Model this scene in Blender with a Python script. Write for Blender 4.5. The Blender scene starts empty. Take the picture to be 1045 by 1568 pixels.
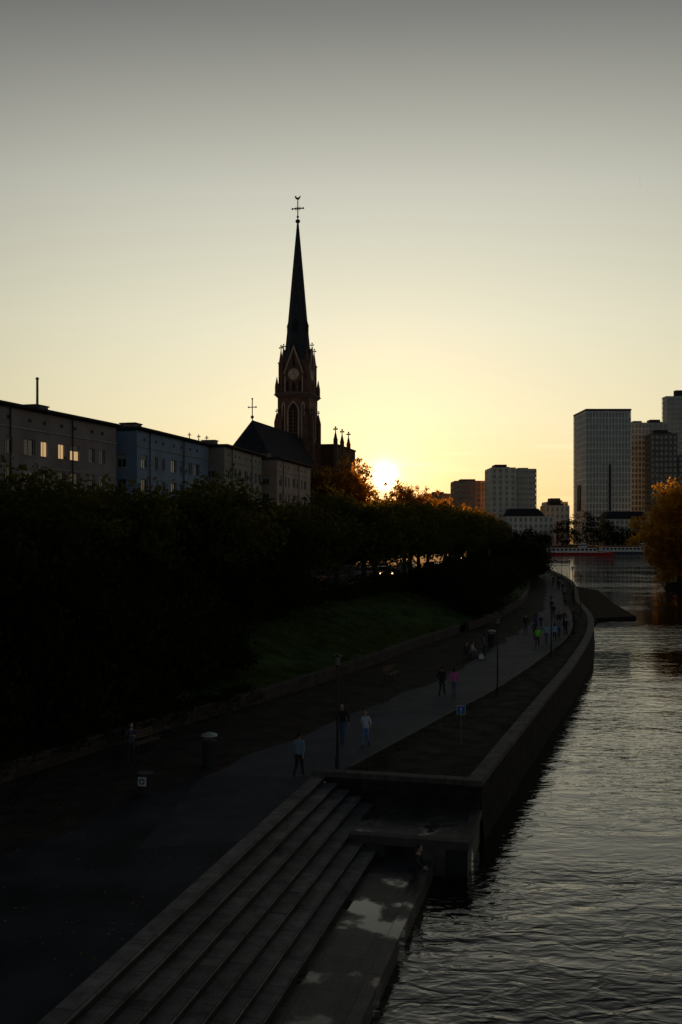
import bpy, math, random
import numpy as np
from mathutils import Vector, Matrix
random.seed(4)
R=math.radians
sc=bpy.context.scene
COL=sc.collection
# ------------------------------------------------------------------ helpers
def link(o,parent=None):
    COL.objects.link(o)
    if parent: o.parent=parent
    return o
MATS={}
def nn(nt,t,**k):
    n=nt.nodes.new(t)
    for a,b in k.items(): setattr(n,a,b)
    return n
def mat(name,c,rough=.8,var=.25,scale=2.0,bump=.0,bscale=20,metal=0,emit=0,spec=.3,detail=4,c2=None,vscale=None):
    if name in MATS: return MATS[name]
    m=bpy.data.materials.new(name); m.use_nodes=True; nt=m.node_tree; L=nt.links
    p=nt.nodes['Principled BSDF']; p.inputs['Roughness'].default_value=rough
    p.inputs['Metallic'].default_value=metal; p.inputs['Specular IOR Level'].default_value=spec
    tc=nn(nt,'ShaderNodeTexCoord'); no=nn(nt,'ShaderNodeTexNoise'); no.inputs['Scale'].default_value=scale; no.inputs['Detail'].default_value=detail
    if vscale:
        mp=nn(nt,'ShaderNodeMapping'); mp.inputs['Scale'].default_value=vscale
        L.new(tc.outputs['Object'],mp.inputs[0]); src=mp.outputs[0]
    else: src=tc.outputs['Object']
    L.new(src,no.inputs['Vector'])
    r=nn(nt,'ShaderNodeValToRGB'); r.color_ramp.elements[0].position=.3; r.color_ramp.elements[1].position=.7
    a=[max(0,x*(1-var)) for x in c]; b=[min(1,x*(1+var)) for x in (c2 or c)]
    r.color_ramp.elements[0].color=(*a,1); r.color_ramp.elements[1].color=(*b,1)
    L.new(no.outputs['Fac'],r.inputs[0]); L.new(r.outputs[0],p.inputs['Base Color'])
    if bump:
        n2=nn(nt,'ShaderNodeTexNoise'); n2.inputs['Scale'].default_value=bscale; n2.inputs['Detail'].default_value=5
        L.new(src,n2.inputs['Vector']); bu=nn(nt,'ShaderNodeBump'); bu.inputs['Strength'].default_value=bump; bu.inputs['Distance'].default_value=.03
        L.new(n2.outputs['Fac'],bu.inputs['Height']); L.new(bu.outputs[0],p.inputs['Normal'])
    if emit:
        p.inputs['Emission Color'].default_value=(*c,1); p.inputs['Emission Strength'].default_value=emit
    MATS[name]=m; return m
def brickmat(name,c,mortar,bw,bh,msize,axes,rough=.85,wet=False,bump=.5,spec=.25):
    m=bpy.data.materials.new(name); m.use_nodes=True; nt=m.node_tree; L=nt.links
    p=nt.nodes['Principled BSDF']; p.inputs['Roughness'].default_value=rough; p.inputs['Specular IOR Level'].default_value=spec
    tc=nn(nt,'ShaderNodeTexCoord'); s=nn(nt,'ShaderNodeSeparateXYZ'); cb=nn(nt,'ShaderNodeCombineXYZ')
    L.new(tc.outputs['Object'],s.inputs[0]); L.new(s.outputs[axes[0]],cb.inputs[0]); L.new(s.outputs[axes[1]],cb.inputs[1])
    br=nn(nt,'ShaderNodeTexBrick'); br.inputs['Scale'].default_value=1; br.inputs['Brick Width'].default_value=bw; br.inputs['Row Height'].default_value=bh
    br.inputs['Mortar Size'].default_value=msize; br.inputs['Color1'].default_value=(*[x*.8 for x in c],1); br.inputs['Color2'].default_value=(*[x*1.2 for x in c],1)
    br.inputs['Mortar'].default_value=(*mortar,1); L.new(cb.outputs[0],br.inputs[0])
    no=nn(nt,'ShaderNodeTexNoise'); no.inputs['Scale'].default_value=1.3; no.inputs['Detail'].default_value=7; no.inputs['Roughness'].default_value=.7
    L.new(tc.outputs['Object'],no.inputs['Vector'])
    r=nn(nt,'ShaderNodeMapRange'); r.inputs[1].default_value=.3; r.inputs[2].default_value=.7; r.inputs[3].default_value=.35; r.inputs[4].default_value=1.35
    L.new(no.outputs['Fac'],r.inputs[0])
    mx=nn(nt,'ShaderNodeMix'); mx.data_type='RGBA'; mx.blend_type='MULTIPLY'; mx.inputs[0].default_value=1
    L.new(br.outputs['Color'],mx.inputs[6]); L.new(r.outputs[0],mx.inputs[7]); L.new(mx.outputs[2],p.inputs['Base Color'])
    n2=nn(nt,'ShaderNodeTexNoise'); n2.inputs['Scale'].default_value=14; n2.inputs['Detail'].default_value=6; L.new(tc.outputs['Object'],n2.inputs['Vector'])
    ad=nn(nt,'ShaderNodeMath',operation='MULTIPLY_ADD'); L.new(br.outputs['Fac'],ad.inputs[0]); ad.inputs[1].default_value=-.8; L.new(n2.outputs['Fac'],ad.inputs[2])
    bu=nn(nt,'ShaderNodeBump'); bu.inputs['Strength'].default_value=bump; bu.inputs['Distance'].default_value=.02
    L.new(ad.outputs[0],bu.inputs['Height']); L.new(bu.outputs[0],p.inputs['Normal'])
    if wet:
        r2=nn(nt,'ShaderNodeMapRange'); r2.inputs[1].default_value=.53; r2.inputs[2].default_value=.62; r2.inputs[3].default_value=rough; r2.inputs[4].default_value=.06
        n3=nn(nt,'ShaderNodeTexNoise'); n3.inputs['Scale'].default_value=.6; n3.inputs['Detail'].default_value=5; L.new(tc.outputs['Object'],n3.inputs['Vector'])
        L.new(n3.outputs['Fac'],r2.inputs[0]); L.new(r2.outputs[0],p.inputs['Roughness'])
        r3=nn(nt,'ShaderNodeMapRange'); r3.inputs[1].default_value=.53; r3.inputs[2].default_value=.61; r3.inputs[3].default_value=bump; r3.inputs[4].default_value=.02
        L.new(n3.outputs['Fac'],r3.inputs[0]); L.new(r3.outputs[0],bu.inputs['Strength'])
    MATS[name]=m; return m
def leafmat(name,c,tr,tc_mix=.4):
    m=bpy.data.materials.new(name); m.use_nodes=True; nt=m.node_tree; L=nt.links; nt.nodes.remove(nt.nodes['Principled BSDF'])
    out=nt.nodes['Material Output']; tc=nn(nt,'ShaderNodeTexCoord'); no=nn(nt,'ShaderNodeTexNoise'); no.inputs['Scale'].default_value=.9; no.inputs['Detail'].default_value=6
    L.new(tc.outputs['Object'],no.inputs['Vector'])
    def ramp(col):
        r=nn(nt,'ShaderNodeValToRGB'); r.color_ramp.elements[0].position=.32; r.color_ramp.elements[1].position=.68
        r.color_ramp.elements[0].color=(col[0]*.45,col[1]*.5,col[2]*.5,1); r.color_ramp.elements[1].color=(min(1,col[0]*1.5),col[1]*1.35,col[2]*1.2,1)
        L.new(no.outputs['Fac'],r.inputs[0]); return r
    d=nn(nt,'ShaderNodeBsdfDiffuse'); t=nn(nt,'ShaderNodeBsdfTranslucent'); mx=nn(nt,'ShaderNodeMixShader'); mx.inputs[0].default_value=tc_mix
    L.new(ramp(c).outputs[0],d.inputs[0]); L.new(ramp(tr).outputs[0],t.inputs[0])
    L.new(d.outputs[0],mx.inputs[1]); L.new(t.outputs[0],mx.inputs[2]); L.new(mx.outputs[0],out.inputs[0]); MATS[name]=m; return m

def meshobj(name,V,F,mats,mi=None,smooth=False,parent=None,loc=None,rotz=0):
    me=bpy.data.meshes.new(name); me.from_pydata([tuple(v) for v in V],[],F); 
    for m in mats: me.materials.append(m)
    if mi is not None: me.polygons.foreach_set('material_index',mi)
    if smooth: me.polygons.foreach_set('use_smooth',[True]*len(F))
    me.update(); o=bpy.data.objects.new(name,me); link(o,parent)
    if loc: o.location=loc
    o.rotation_euler[2]=rotz
    return o
class MB:
    def __init__(s): s.P={}
    def part(s,p):
        return s.P.setdefault(p,([],[]))
    def poly(s,p,pts):
        V,F=s.part(p); b=len(V); V.extend(pts); F.append(tuple(range(b,b+len(pts))))
    def mesh(s,p,pts,faces):
        V,F=s.part(p); b=len(V); V.extend(pts); F.extend([tuple(b+i for i in f) for f in faces])
    def box(s,p,x0,x1,y0,y1,z0,z1):
        s.hexa(p,[(x0,y0,z0),(x1,y0,z0),(x1,y1,z0),(x0,y1,z0),(x0,y0,z1),(x1,y0,z1),(x1,y1,z1),(x0,y1,z1)])
    def hexa(s,p,v):
        s.mesh(p,v,[(3,2,1,0),(4,5,6,7),(0,1,5,4),(1,2,6,5),(2,3,7,6),(3,0,4,7)])
    def ctaper(s,p,cx,cy,z0,z1,a,b,a2=None,b2=None):
        if a2 is None: a2,b2=a,b
        s.hexa(p,[(cx-a,cy-b,z0),(cx+a,cy-b,z0),(cx+a,cy+b,z0),(cx-a,cy+b,z0),(cx-a2,cy-b2,z1),(cx+a2,cy-b2,z1),(cx+a2,cy+b2,z1),(cx-a2,cy+b2,z1)])
    def tube(s,p,path,rad,seg=8,cap=True,ph=0):
        path=[Vector(q) for q in path]; V=[];F=[]
        up=Vector((0,0,1))
        for i,q in enumerate(path):
            t=(path[min(i+1,len(path)-1)]-path[max(i-1,0)]).normalized()
            a=t.cross(up)
            if a.length<.05: a=Vector((1,0,0))
            a.normalize(); b=t.cross(a).normalized(); 
            for k in range(seg):
                th=2*math.pi*k/seg+ph; V.append(tuple(q+(a*math.cos(th)+b*math.sin(th))*rad[i]))
        for i in range(len(path)-1):
            for k in range(seg):
                k2=(k+1)%seg; F.append((i*seg+k,i*seg+k2,(i+1)*seg+k2,(i+1)*seg+k))
        if cap: F.append(tuple(range(seg))[::-1]); F.append(tuple((len(path)-1)*seg+k for k in range(seg)))
        s.mesh(p,V,F)
    def ball(s,p,c,r,seg=12,rings=8):
        if not hasattr(r,'__len__'): r=(r,r,r)
        V=[(c[0],c[1],c[2]+r[2])];F=[]
        for i in range(1,rings):
            ph=math.pi*i/rings
            for k in range(seg):
                th=2*math.pi*k/seg; V.append((c[0]+r[0]*math.sin(ph)*math.cos(th),c[1]+r[1]*math.sin(ph)*math.sin(th),c[2]+r[2]*math.cos(ph)))
        V.append((c[0],c[1],c[2]-r[2])); n=len(V)-1
        for k in range(seg): F.append((0,1+k,1+(k+1)%seg)); F.append((n,n-seg+(k+1)%seg,n-seg+k))
        for i in range(rings-2):
            for k in range(seg):
                a=1+i*seg+k;b=1+i*seg+(k+1)%seg; F.append((a,a+seg,b+seg,b))
        s.mesh(p,V,F)
    def emit(s,name,mats,loc=(0,0,0),rotz=0,smooth=(),bevel=0):
        e=bpy.data.objects.new(name,None); link(e); e.location=loc; e.rotation_euler[2]=rotz
        for p,(V,F) in s.P.items():
            o=meshobj(p,V,F,[mats[p]],smooth=(p in smooth),parent=e)
            if bevel:
                b=o.modifiers.new('bev','BEVEL'); b.width=bevel; b.segments=2; b.limit_method='ANGLE'
        return e
def cr(tab):
    ys=[t[0] for t in tab]; xs=[t[1] for t in tab]; n=len(tab); m=[]
    for i in range(n):
        a=max(0,i-1);b=min(n-1,i+1); m.append((xs[b]-xs[a])/(ys[b]-ys[a]))
    def f(y):
        if y<=ys[0]: return xs[0]+m[0]*(y-ys[0])
        if y>=ys[-1]: return xs[-1]+m[-1]*(y-ys[-1])
        for i in range(n-1):
            if y<=ys[i+1]: break
        h=ys[i+1]-ys[i]; t=(y-ys[i])/h
        return (2*t**3-3*t*t+1)*xs[i]+(t**3-2*t*t+t)*h*m[i]+(-2*t**3+3*t*t)*xs[i+1]+(t**3-t*t)*h*m[i+1]
    return f
def lin(tab):
    def f(x): return float(np.interp(x,[t[0] for t in tab],[t[1] for t in tab]))
    return f
# ------------------------------------------------------------------ shore geometry (metres; +Y is down-river)
Wf=cr([(-60,-48),(-20,-34),(0,-27),(20,-20.5),(34,-15.5),(47.9,-9.65),(59,-3.95),(73.3,2.2),(85.6,6.9),(106.6,15.6),(135,24.6),(164,31),(190,36),(215,41),(245,45),(290,51),(330,57),(380,64),(450,77),(520,94)])
Qf=cr([(36,4.6),(39,5.46),(58,11.9),(75,17.7),(96,24.2),(114.6,28.9),(141,33.8),(170,40.2),(200,46),(245,52),(290,57),(330,63),(380,70),(450,83),(520,100)])
Prf=cr([(40.5,-.4),(48,3.0),(56,6.6),(62,9.4),(77,15.3),(93.5,21.2),(114.6,26.6),(141,31.6),(170,38.2),(200,44),(245,50),(290,55),(330,61),(380,68),(450,81),(520,98)])
Plf=cr([(28,-11.5),(40,-6),(47,-2.6),(55.8,1.4),(68,7),(88,14.2),(119,24),(140,28.6),(170,35),(200,40.6),(245,46.5),(290,52),(330,58),(380,65),(450,78),(520,95)])
PZ=2.2
tzf=lin([(0,2.8),(2,3.2),(5,4.2),(8,5.1),(12,5.8),(16,6.0),(5000,6.0)])
A=Vector((-.66,40.5)); N=Vector((.971,-.238)); U=Vector((.238,.971)); ROT=-math.atan2(.238,.971)
def NU(n,u): return A+N*n+U*u
# materials
asphalt=mat('asphalt',(.046,.055,.070),rough=.8,var=.4,scale=.7,bump=.35,bscale=60,detail=8,spec=.2)
dimasph=mat('dimmed_asphalt',(.030,.032,.037),rough=.85,var=.5,scale=.5,bump=.35,bscale=60,detail=8,spec=.12)  # near promenade: foreground vignette darkness put into the asphalt colour
roadasph=mat('road_asphalt',(.04,.04,.042),rough=.95,var=.3,scale=.7,bump=.2,bscale=60,spec=.03)
gravel=mat('gravel',(.042,.034,.028),rough=.95,var=.5,scale=1.1,bump=.6,bscale=45,detail=8,spec=.1)
grassm=mat('grass',(.034,.062,.016),rough=.95,var=.5,scale=.6,bump=.8,bscale=30,detail=8,c2=(.06,.09,.028),spec=.05)
soil=mat('grass_verge',(.028,.032,.018),rough=.95,var=.5,scale=.9,bump=.7,bscale=35,detail=8,c2=(.05,.042,.032),spec=.05)
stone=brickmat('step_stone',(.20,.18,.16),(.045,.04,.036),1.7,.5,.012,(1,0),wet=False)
wetstone=brickmat('wet_stone',(.07,.063,.055),(.02,.02,.02),2.1,1.1,.015,(1,0),wet=True,rough=.6)
shadedriser=brickmat('riser_stone_shaded',(.03,.027,.025),(.02,.02,.02),1.8,.5,.012,(1,2))  # darker copy of the step stone, shade on the risers painted in
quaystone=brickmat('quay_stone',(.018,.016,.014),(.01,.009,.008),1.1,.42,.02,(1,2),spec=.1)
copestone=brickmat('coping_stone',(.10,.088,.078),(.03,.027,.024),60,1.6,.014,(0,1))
lowwall_m=brickmat('low_wall_stone',(.055,.043,.036),(.03,.026,.02),.6,.22,.012,(1,2))
lowcope=brickmat('low_wall_coping',(.07,.058,.05),(.03,.026,.022),60,1.5,.014,(0,1))
# ------------------------------------------------------------------ water
wm=bpy.data.materials.new('river_water'); wm.use_nodes=True; nt=wm.node_tree; L=nt.links; p=nt.nodes['Principled BSDF']
p.inputs['Base Color'].default_value=(.010,.009,.006,1); p.inputs['Roughness'].default_value=.03; p.inputs['IOR'].default_value=1.37
tc=nn(nt,'ShaderNodeTexCoord')
def wnoise(scale,sx,sy,rot,detail,dist=0):
    mp=nn(nt,'ShaderNodeMapping'); mp.inputs['Scale'].default_value=(sx,sy,1); mp.inputs['Rotation'].default_value=(0,0,R(rot))
    no=nn(nt,'ShaderNodeTexNoise'); no.inputs['Scale'].default_value=scale; no.inputs['Detail'].default_value=detail; no.inputs['Distortion'].default_value=dist; no.inputs['Roughness'].default_value=.45
    L.new(tc.outputs['Object'],mp.inputs[0]); L.new(mp.outputs[0],no.inputs['Vector']); return no.outputs['Fac']
a=wnoise(.42,.5,1.0,-12,2,.6); b=wnoise(1.9,.55,1.1,14,2,.8); c=wnoise(.06,.45,1,10,4,.4); dd=wnoise(6,.7,1.1,0,2,.3)
m1=nn(nt,'ShaderNodeMath',operation='MULTIPLY'); m1.inputs[1].default_value=.12; L.new(a,m1.inputs[0])
m2=nn(nt,'ShaderNodeMath',operation='MULTIPLY_ADD'); m2.inputs[1].default_value=.052; L.new(b,m2.inputs[0]); L.new(m1.outputs[0],m2.inputs[2])
m3=nn(nt,'ShaderNodeMath',operation='MULTIPLY_ADD'); m3.inputs[1].default_value=.007; L.new(dd,m3.inputs[0]); L.new(m2.outputs[0],m3.inputs[2])
mr=nn(nt,'ShaderNodeMapRange'); mr.inputs[1].default_value=.38; mr.inputs[2].default_value=.60; mr.inputs[3].default_value=.2; mr.inputs[4].default_value=1.1; L.new(c,mr.inputs[0])
bu=nn(nt,'ShaderNodeBump'); bu.inputs['Distance'].default_value=1.0; L.new(mr.outputs[0],bu.inputs['Strength']); L.new(m3.outputs[0],bu.inputs['Height']); L.new(bu.outputs[0],p.inputs['Normal'])
meshobj('river_water',[(-6000,-6000,0),(6000,-6000,0),(6000,9000,0),(-6000,9000,0)],[(0,1,2,3)],[wm])
# ------------------------------------------------------------------ ground of left bank
Ys=[-60+3*i for i in range(0,208)]
ds=[.3,2,3.5,5,6.5,8,10,12,14,16,20,26,34,45,70,150,600,5000]
V=[];F=[]
for y in Ys:
    for d in ds:
        z=tzf(d)+ (0 if d<1 or d>40 else .12*math.sin(y*.31+d)*math.sin(d*.7+y*.13))
        V.append((Wf(y)-d,y,z))
k=len(ds)
for i in range(len(Ys)-1):
    for j in range(k-1): F.append((i*k+j,(i+1)*k+j,(i+1)*k+j+1,i*k+j+1)[::-1])
meshobj('embankment_ground',V,F,[grassm],smooth=True)
def sheet(name,yl,lf,rf,z,m,zr=None,yr_off=0):
    V=[];F=[]
    for y in yl: V+= [(lf(y),y,z),(rf(y),y-yr_off*0,z if zr is None else zr)]
    for i in range(len(yl)-1): F.append((2*i,2*i+1,2*i+3,2*i+2))
    return meshobj(name,V,F,[m])
def Tedge(y): return (A.x-.48)-(.245)*(A.y-y)
yl=[-60+2*i for i in range(50)]+[40.4]
sheet('promenade_ground',yl,lambda y:Wf(y)-.2,lambda y:Tedge(y)+.1,PZ,dimasph)
yl2=[40.4]+[42+2*i for i in range(240)]
sheet('promenade_path',yl2,lambda y:Wf(y)-.2,lambda y:Prf(y),PZ,asphalt)
mb=MB(); mb.poly('surface',[(-6.4,31.2,PZ+.004),(-3.3,32.0,PZ+.004),(-1.2,40.42,PZ+.004),(-5.6,40.42,PZ+.004)]); mb.emit('asphalt_patch',{'surface':mat('asphalt_mid',(.037,.042,.051),rough=.8,var=.4,scale=.7,bump=.35,bscale=60,detail=8,spec=.15)})
sheet('gravel_strip',[28+2*i for i in range(246)],lambda y:Wf(y)-.1,lambda y:Plf(y)+.25*math.sin(y*.8)+.15*math.sin(y*2.1),PZ+.008,gravel)
V=[];F=[];ys=[40.5+1.5*i for i in range(320)]
for i,y in enumerate(ys):
    yr=y-1.4
    V+=[(Prf(y)-(0.2 if i==0 else 0),y,PZ+.004),((Prf(y)+Qf(yr))/2,(y+yr)/2,PZ+.07),(Qf(yr)-.5,yr,PZ+.03)]
for i in range(len(ys)-1):
    for j in range(2): F.append((3*i+j,3*i+j+1,3*i+j+4,3*i+j+3))
meshobj('grass_verge',V,F,[soil])
sheet('street_road',[30+3*i for i in range(160)],lambda y:Wf(y)-31,lambda y:Wf(y)-17,6.02+.1,roadasph)
mb=MB()
for y in range(30,500,3):
    for o in (16.7,31.0):
        x0,x1=Wf(y)-o,Wf(y+3)-o
        mb.hexa('kerb',[(x0,y,5.8),(x0+.3,y,5.8),(x1+.3,y+3,5.8),(x1,y+3,5.8),(x0,y,6.24),(x0+.3,y,6.24),(x1+.3,y+3,6.24),(x1,y+3,6.24)])
for y in range(33,400,9):
    x0,x1=Wf(y)-24,Wf(y+4)-24
    mb.poly('lane_marking',[(x0,y,6.125),(x0+.14,y,6.125),(x1+.14,y+4,6.125),(x1,y+4,6.125)])
mb.emit('street_kerb',{'kerb':mat('kerb_stone',(.16,.155,.15)),'lane_marking':mat('road_paint',(.5,.5,.48))})
mb=MB()
yy=42
while yy<300:
    x0,x1=Prf(yy),Prf(yy+2)
    mb.hexa('kerb',[(x0,yy,PZ-.1),(x0+.12,yy,PZ-.1),(x1+.12,yy+2,PZ-.1),(x1,yy+2,PZ-.1),(x0,yy,PZ+.05),(x0+.12,yy,PZ+.05),(x1+.12,yy+2,PZ+.05),(x1,yy+2,PZ+.05)]); yy+=2
mb.emit('path_kerb',{'kerb':mat('kerb_dark',(.09,.085,.078))})
mb=MB(); yy=-40
while yy<330:
    x0,x1=Wf(yy),Wf(yy+1.5)
    if not (96<yy<99):
        mb.hexa('wall',[(x0-.42,yy,1.9),(x0,yy,1.9),(x1,yy+1.5,1.9),(x1-.42,yy+1.5,1.9),(x0-.40,yy,2.86),(x0-.03,yy,2.86),(x1-.03,yy+1.5,2.86),(x1-.40,yy+1.5,2.86)])
        mb.hexa('coping',[(x0-.47,yy+.01,2.86),(x0+.04,yy+.01,2.86),(x1+.04,yy+1.49,2.86),(x1-.47,yy+1.49,2.86),(x0-.47,yy+.01,2.98),(x0+.04,yy+.01,2.98),(x1+.04,yy+1.49,2.98),(x1-.47,yy+1.49,2.98)])
    yy+=1.5
mb.emit('embankment_wall',{'wall':lowwall_m,'coping':lowcope})
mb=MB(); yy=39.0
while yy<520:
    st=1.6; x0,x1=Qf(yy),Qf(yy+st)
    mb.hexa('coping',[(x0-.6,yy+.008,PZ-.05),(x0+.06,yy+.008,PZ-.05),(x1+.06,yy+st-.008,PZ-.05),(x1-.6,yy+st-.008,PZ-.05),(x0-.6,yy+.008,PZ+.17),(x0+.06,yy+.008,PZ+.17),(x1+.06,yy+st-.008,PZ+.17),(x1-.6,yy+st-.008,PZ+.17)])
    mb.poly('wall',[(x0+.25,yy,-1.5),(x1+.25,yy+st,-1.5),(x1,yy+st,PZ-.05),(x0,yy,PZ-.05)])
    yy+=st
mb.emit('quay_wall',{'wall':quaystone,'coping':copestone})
# ------------------------------------------------------------------ stairs (local frame: x toward water, y along quay)
RI=.24; TR=.5
mb=MB()
for i in range(1,7):
    n0=(i-1)*TR; z=PZ-RI*i; u1=0 if i<=4 else -4.2
    u=-70.0; random.seed(i)
    while u<u1-.01:
        ln=min(random.uniform(1.5,2.2),u1-u)
        if u1-(u+ln)<.5: ln=u1-u
        dz=random.uniform(-.006,.006); dn=random.uniform(-.008,.008)
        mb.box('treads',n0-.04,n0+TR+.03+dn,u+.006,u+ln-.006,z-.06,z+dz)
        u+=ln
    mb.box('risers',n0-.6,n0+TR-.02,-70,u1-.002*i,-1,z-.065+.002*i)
u=-70.0
while u<-.01:
    ln=min(random.uniform(1.5,2.2),-u)
    mb.box('treads',-.52,.03+random.uniform(-.006,.006),u+.006,u+ln-.006,PZ-.06,PZ+.015)
    u+=ln
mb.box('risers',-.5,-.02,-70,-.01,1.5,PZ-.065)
mb.emit('stone_steps',{'treads':stone,'risers':shadedriser},loc=(A.x,A.y,0),rotz=ROT,bevel=.018)
mb=MB()
mb.box('landing',2.9,5.05,-70,-4.205,-1.2,.50)
mb.box('edge_stone',4.75,5.12,-70,-4.6,-.9,.56)
mb.box('platform',1.95,6.28,-4.2,.05,-1.2,PZ-RI*4-.01)
mb.box('platform_edge',2.0,6.34,-4.28,-3.85,.95,PZ-RI*4+.02)
mb.box('platform_edge',5.95,6.36,-3.845,0,.95,PZ-RI*4+.024)
mb.emit('river_landing',{'landing':wetstone,'edge_stone':wetstone,'platform':wetstone,'platform_edge':mat('platform_edge_stone',(.065,.056,.048),bump=.4,bscale=15)},loc=(A.x,A.y,0),rotz=ROT,bevel=.02)
mb=MB()
mb.box('wall',.02,6.3,0.0,.45,-1.2,PZ-.02)
n=-.5
while n<6.2:
    mb.box('coping',n+.006,min(n+1.35,6.42)-.006,-.06,.52,PZ-.015,PZ+.19); n+=1.35
mb.box('wall',5.95,6.38,.45,2.0,-1.2,PZ-.06)
mb.emit('retaining_wall',{'wall':brickmat('end_wall_stone',(.028,.025,.022),(.015,.014,.012),1.0,.4,.02,(0,2),spec=.1),'coping':copestone},loc=(A.x,A.y,0),rotz=ROT,bevel=.015)
mb=MB()
pts=[(29.5,119),(34.5,134),(40.6,137),(44,160),(48.5,188),(47,205),(44,196)]
top=[(x,y,.35 if 130<y<165 else .9) for x,y in pts]
mb.poly('deck',top); 
for i in range(len(pts)):
    j=(i+1)%len(pts); mb.poly('edge',[(pts[i][0],pts[i][1],-1),(pts[j][0],pts[j][1],-1),top[j],top[i]])
mb.emit('boat_ramp',{'deck':mat('ramp_cobble',(.06,.036,.025),bump=.5,bscale=12,spec=.03,rough=.95),'edge':quaystone})
mb=MB()
farY=534
mb.poly('land',[(40,farY,3.4),(6000,farY,3.4),(6000,9000,4),(-6000,9000,4),(-6000,farY+24,3.4),(40,farY+24,3.4)])
mb.poly('quay',[(40,farY,-1),(6000,farY,-1),(6000,farY,3.4),(40,farY,3.4)])
mb.emit('far_bank',{'land':grassm,'quay':mat('far_quay',(.10,.09,.075),scale=.2)})
isl=[(90,110),(74,150),(67,205),(80,250),(96,300),(126,400),(165,500),(190,533),(6000,533),(6000,110)]
mb=MB(); mb.poly('land',[(x,y,1.6) for x,y in isl])
for i in range(7): mb.poly('shore',[(isl[i][0]-.8,isl[i][1]-.3,-1),(isl[i+1][0]-.8,isl[i+1][1]-.3,-1),(isl[i+1][0],isl[i+1][1],1.6),(isl[i][0],isl[i][1],1.6)])
mb.emit('river_island',{'land':soil,'shore':quaystone})
# ------------------------------------------------------------------ vegetation
bark=mat('bark',(.06,.05,.038),rough=.95,var=.4,scale=4,bump=.6,bscale=12,spec=.1)
leafA=leafmat('leaf_green',(.045,.06,.018),(.17,.14,.028),.35)
leafB=leafmat('leaf_dark',(.022,.032,.012),(.06,.06,.012),.25)
leafC=leafmat('leaf_backlit',(.07,.05,.015),(.85,.38,.05),.6)  # warm glow around the sun put into the orange translucent colour
leafO=leafmat('leaf_autumn',(.36,.16,.02),(.9,.44,.045),.5)
def leaves(cent,rad,nl,size,rng,flat=.75):
    n=len(cent); idx=np.repeat(np.arange(n),nl)
    P=cent[idx]+rng.normal(size=(len(idx),3))*rad[idx][:,None]*np.array([.5,.5,.5*flat])
    m=len(P); a=rng.normal(size=(m,3)); a/=np.linalg.norm(a,axis=1)[:,None]
    b=rng.normal(size=(m,3)); b-= (a*b).sum(1)[:,None]*a; b/=np.linalg.norm(b,axis=1)[:,None]
    s=(size*rng.uniform(.6,1.3,m))[:,None]
    V=np.stack([P-a*s*.62,P-b*s*.4,P+a*s*.62,P+b*s*.4],1).reshape(-1,3)
    F=np.arange(4*m).reshape(-1,4)
    return V,F
def treemesh(name,seed,h,cz,rx,rz,ncl,nl,size,tr,lm,clr=1.0,limbs=14,lean=0,hollow=.5,trunk=True):
    rng=np.random.RandomState(seed)
    d=rng.normal(size=(ncl,3)); d/=np.linalg.norm(d,axis=1)[:,None]
    r=rng.uniform(hollow**2,1,ncl)**.5
    lob=1+.16*np.sin(3*np.arctan2(d[:,1],d[:,0])+seed)+.12*np.sin(5*d[:,2]+2*seed)+rng.uniform(-.12,.14,ncl)
    C=d*(r*lob)[:,None]*np.array([rx,rx,rz])+np.array([lean,0,cz])
    C[:,2]=np.maximum(C[:,2],cz-rz*.9)
    rad=rng.uniform(.6,1.35,ncl)*clr
    V,F=leaves(C,rad,nl,size,rng)
    mb=MB()
    if trunk:
        tz=cz-rz*.35
        mb.tube('b',[(0,0,-.4),(.02,0,.4),(lean*.1,.05,tz*.4),(lean*.3,-.05,tz*.75),(lean*.5,0,tz)],[tr*1.5,tr*1.1,tr,tr*.85,tr*.6],9)
        for i in rng.choice(ncl,min(limbs,ncl),replace=False):
            c=C[i]; s=rng.uniform(.55,1.0)*tz; x0=lean*.45*s/tz
            mid=((c[0]+x0)/2*.9,c[1]/2*.9,(s+c[2])/2+.25)
            mb.tube('b',[(x0,0,s),mid,tuple(c)],[tr*.42,tr*.26,tr*.08],6)
    else:
        for i in range(min(limbs,ncl)):
            c=C[i]; mb.tube('b',[(0,0,-.2),(c[0]*.4,c[1]*.4,c[2]*.6),tuple(c)],[tr,tr*.6,tr*.2],5)
    bV,bF=mb.P['b']; nb=len(bV)
    VV=np.concatenate([np.array(bV),V]); FF=[tuple(f) for f in bF]+[tuple(f) for f in (F+nb).tolist()]
    me=bpy.data.meshes.new(name); me.from_pydata(VV.tolist(),[],FF); me.materials.append(bark); me.materials.append(lm)
    me.polygons.foreach_set('material_index',[0]*len(bF)+[1]*len(F)); me.update(); return me
plane=[treemesh('plane_tree_mesh%d'%i,10+i,10,6.4,4.9,3.1,155,75,.30,.24,leafA,clr=1.15) for i in range(3)]
tall=[treemesh('tall_tree_mesh%d'%i,30+i,20,12.5,5.2,7.3,150,62,.42,.35,leafC,clr=1.35,limbs=24,hollow=.3) for i in range(2)]
autumn=treemesh('autumn_tree_mesh',51,20,10.6,7.6,10.0,360,85,.42,.4,leafO,clr=1.6,limbs=30)
bush=[treemesh('bush_mesh%d'%i,70+i,3,1.5,2.2,1.4,70,80,.2,.05,leafB,clr=.8,limbs=10,trunk=False) for i in range(2)]
slope=treemesh('slope_tree_mesh',91,9,5.2,5.0,4.6,190,75,.28,.22,leafB,clr=1.15)
def inst(name,me,x,y,z,s=1,sz=None,rot=None):
    o=bpy.data.objects.new(name,me); link(o); o.location=(x,y,z); o.scale=(s,s,sz or s); o.rotation_euler[2]=random.uniform(0,6.28) if rot is None else rot; return o
random.seed(11)
y=50
i=0
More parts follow.
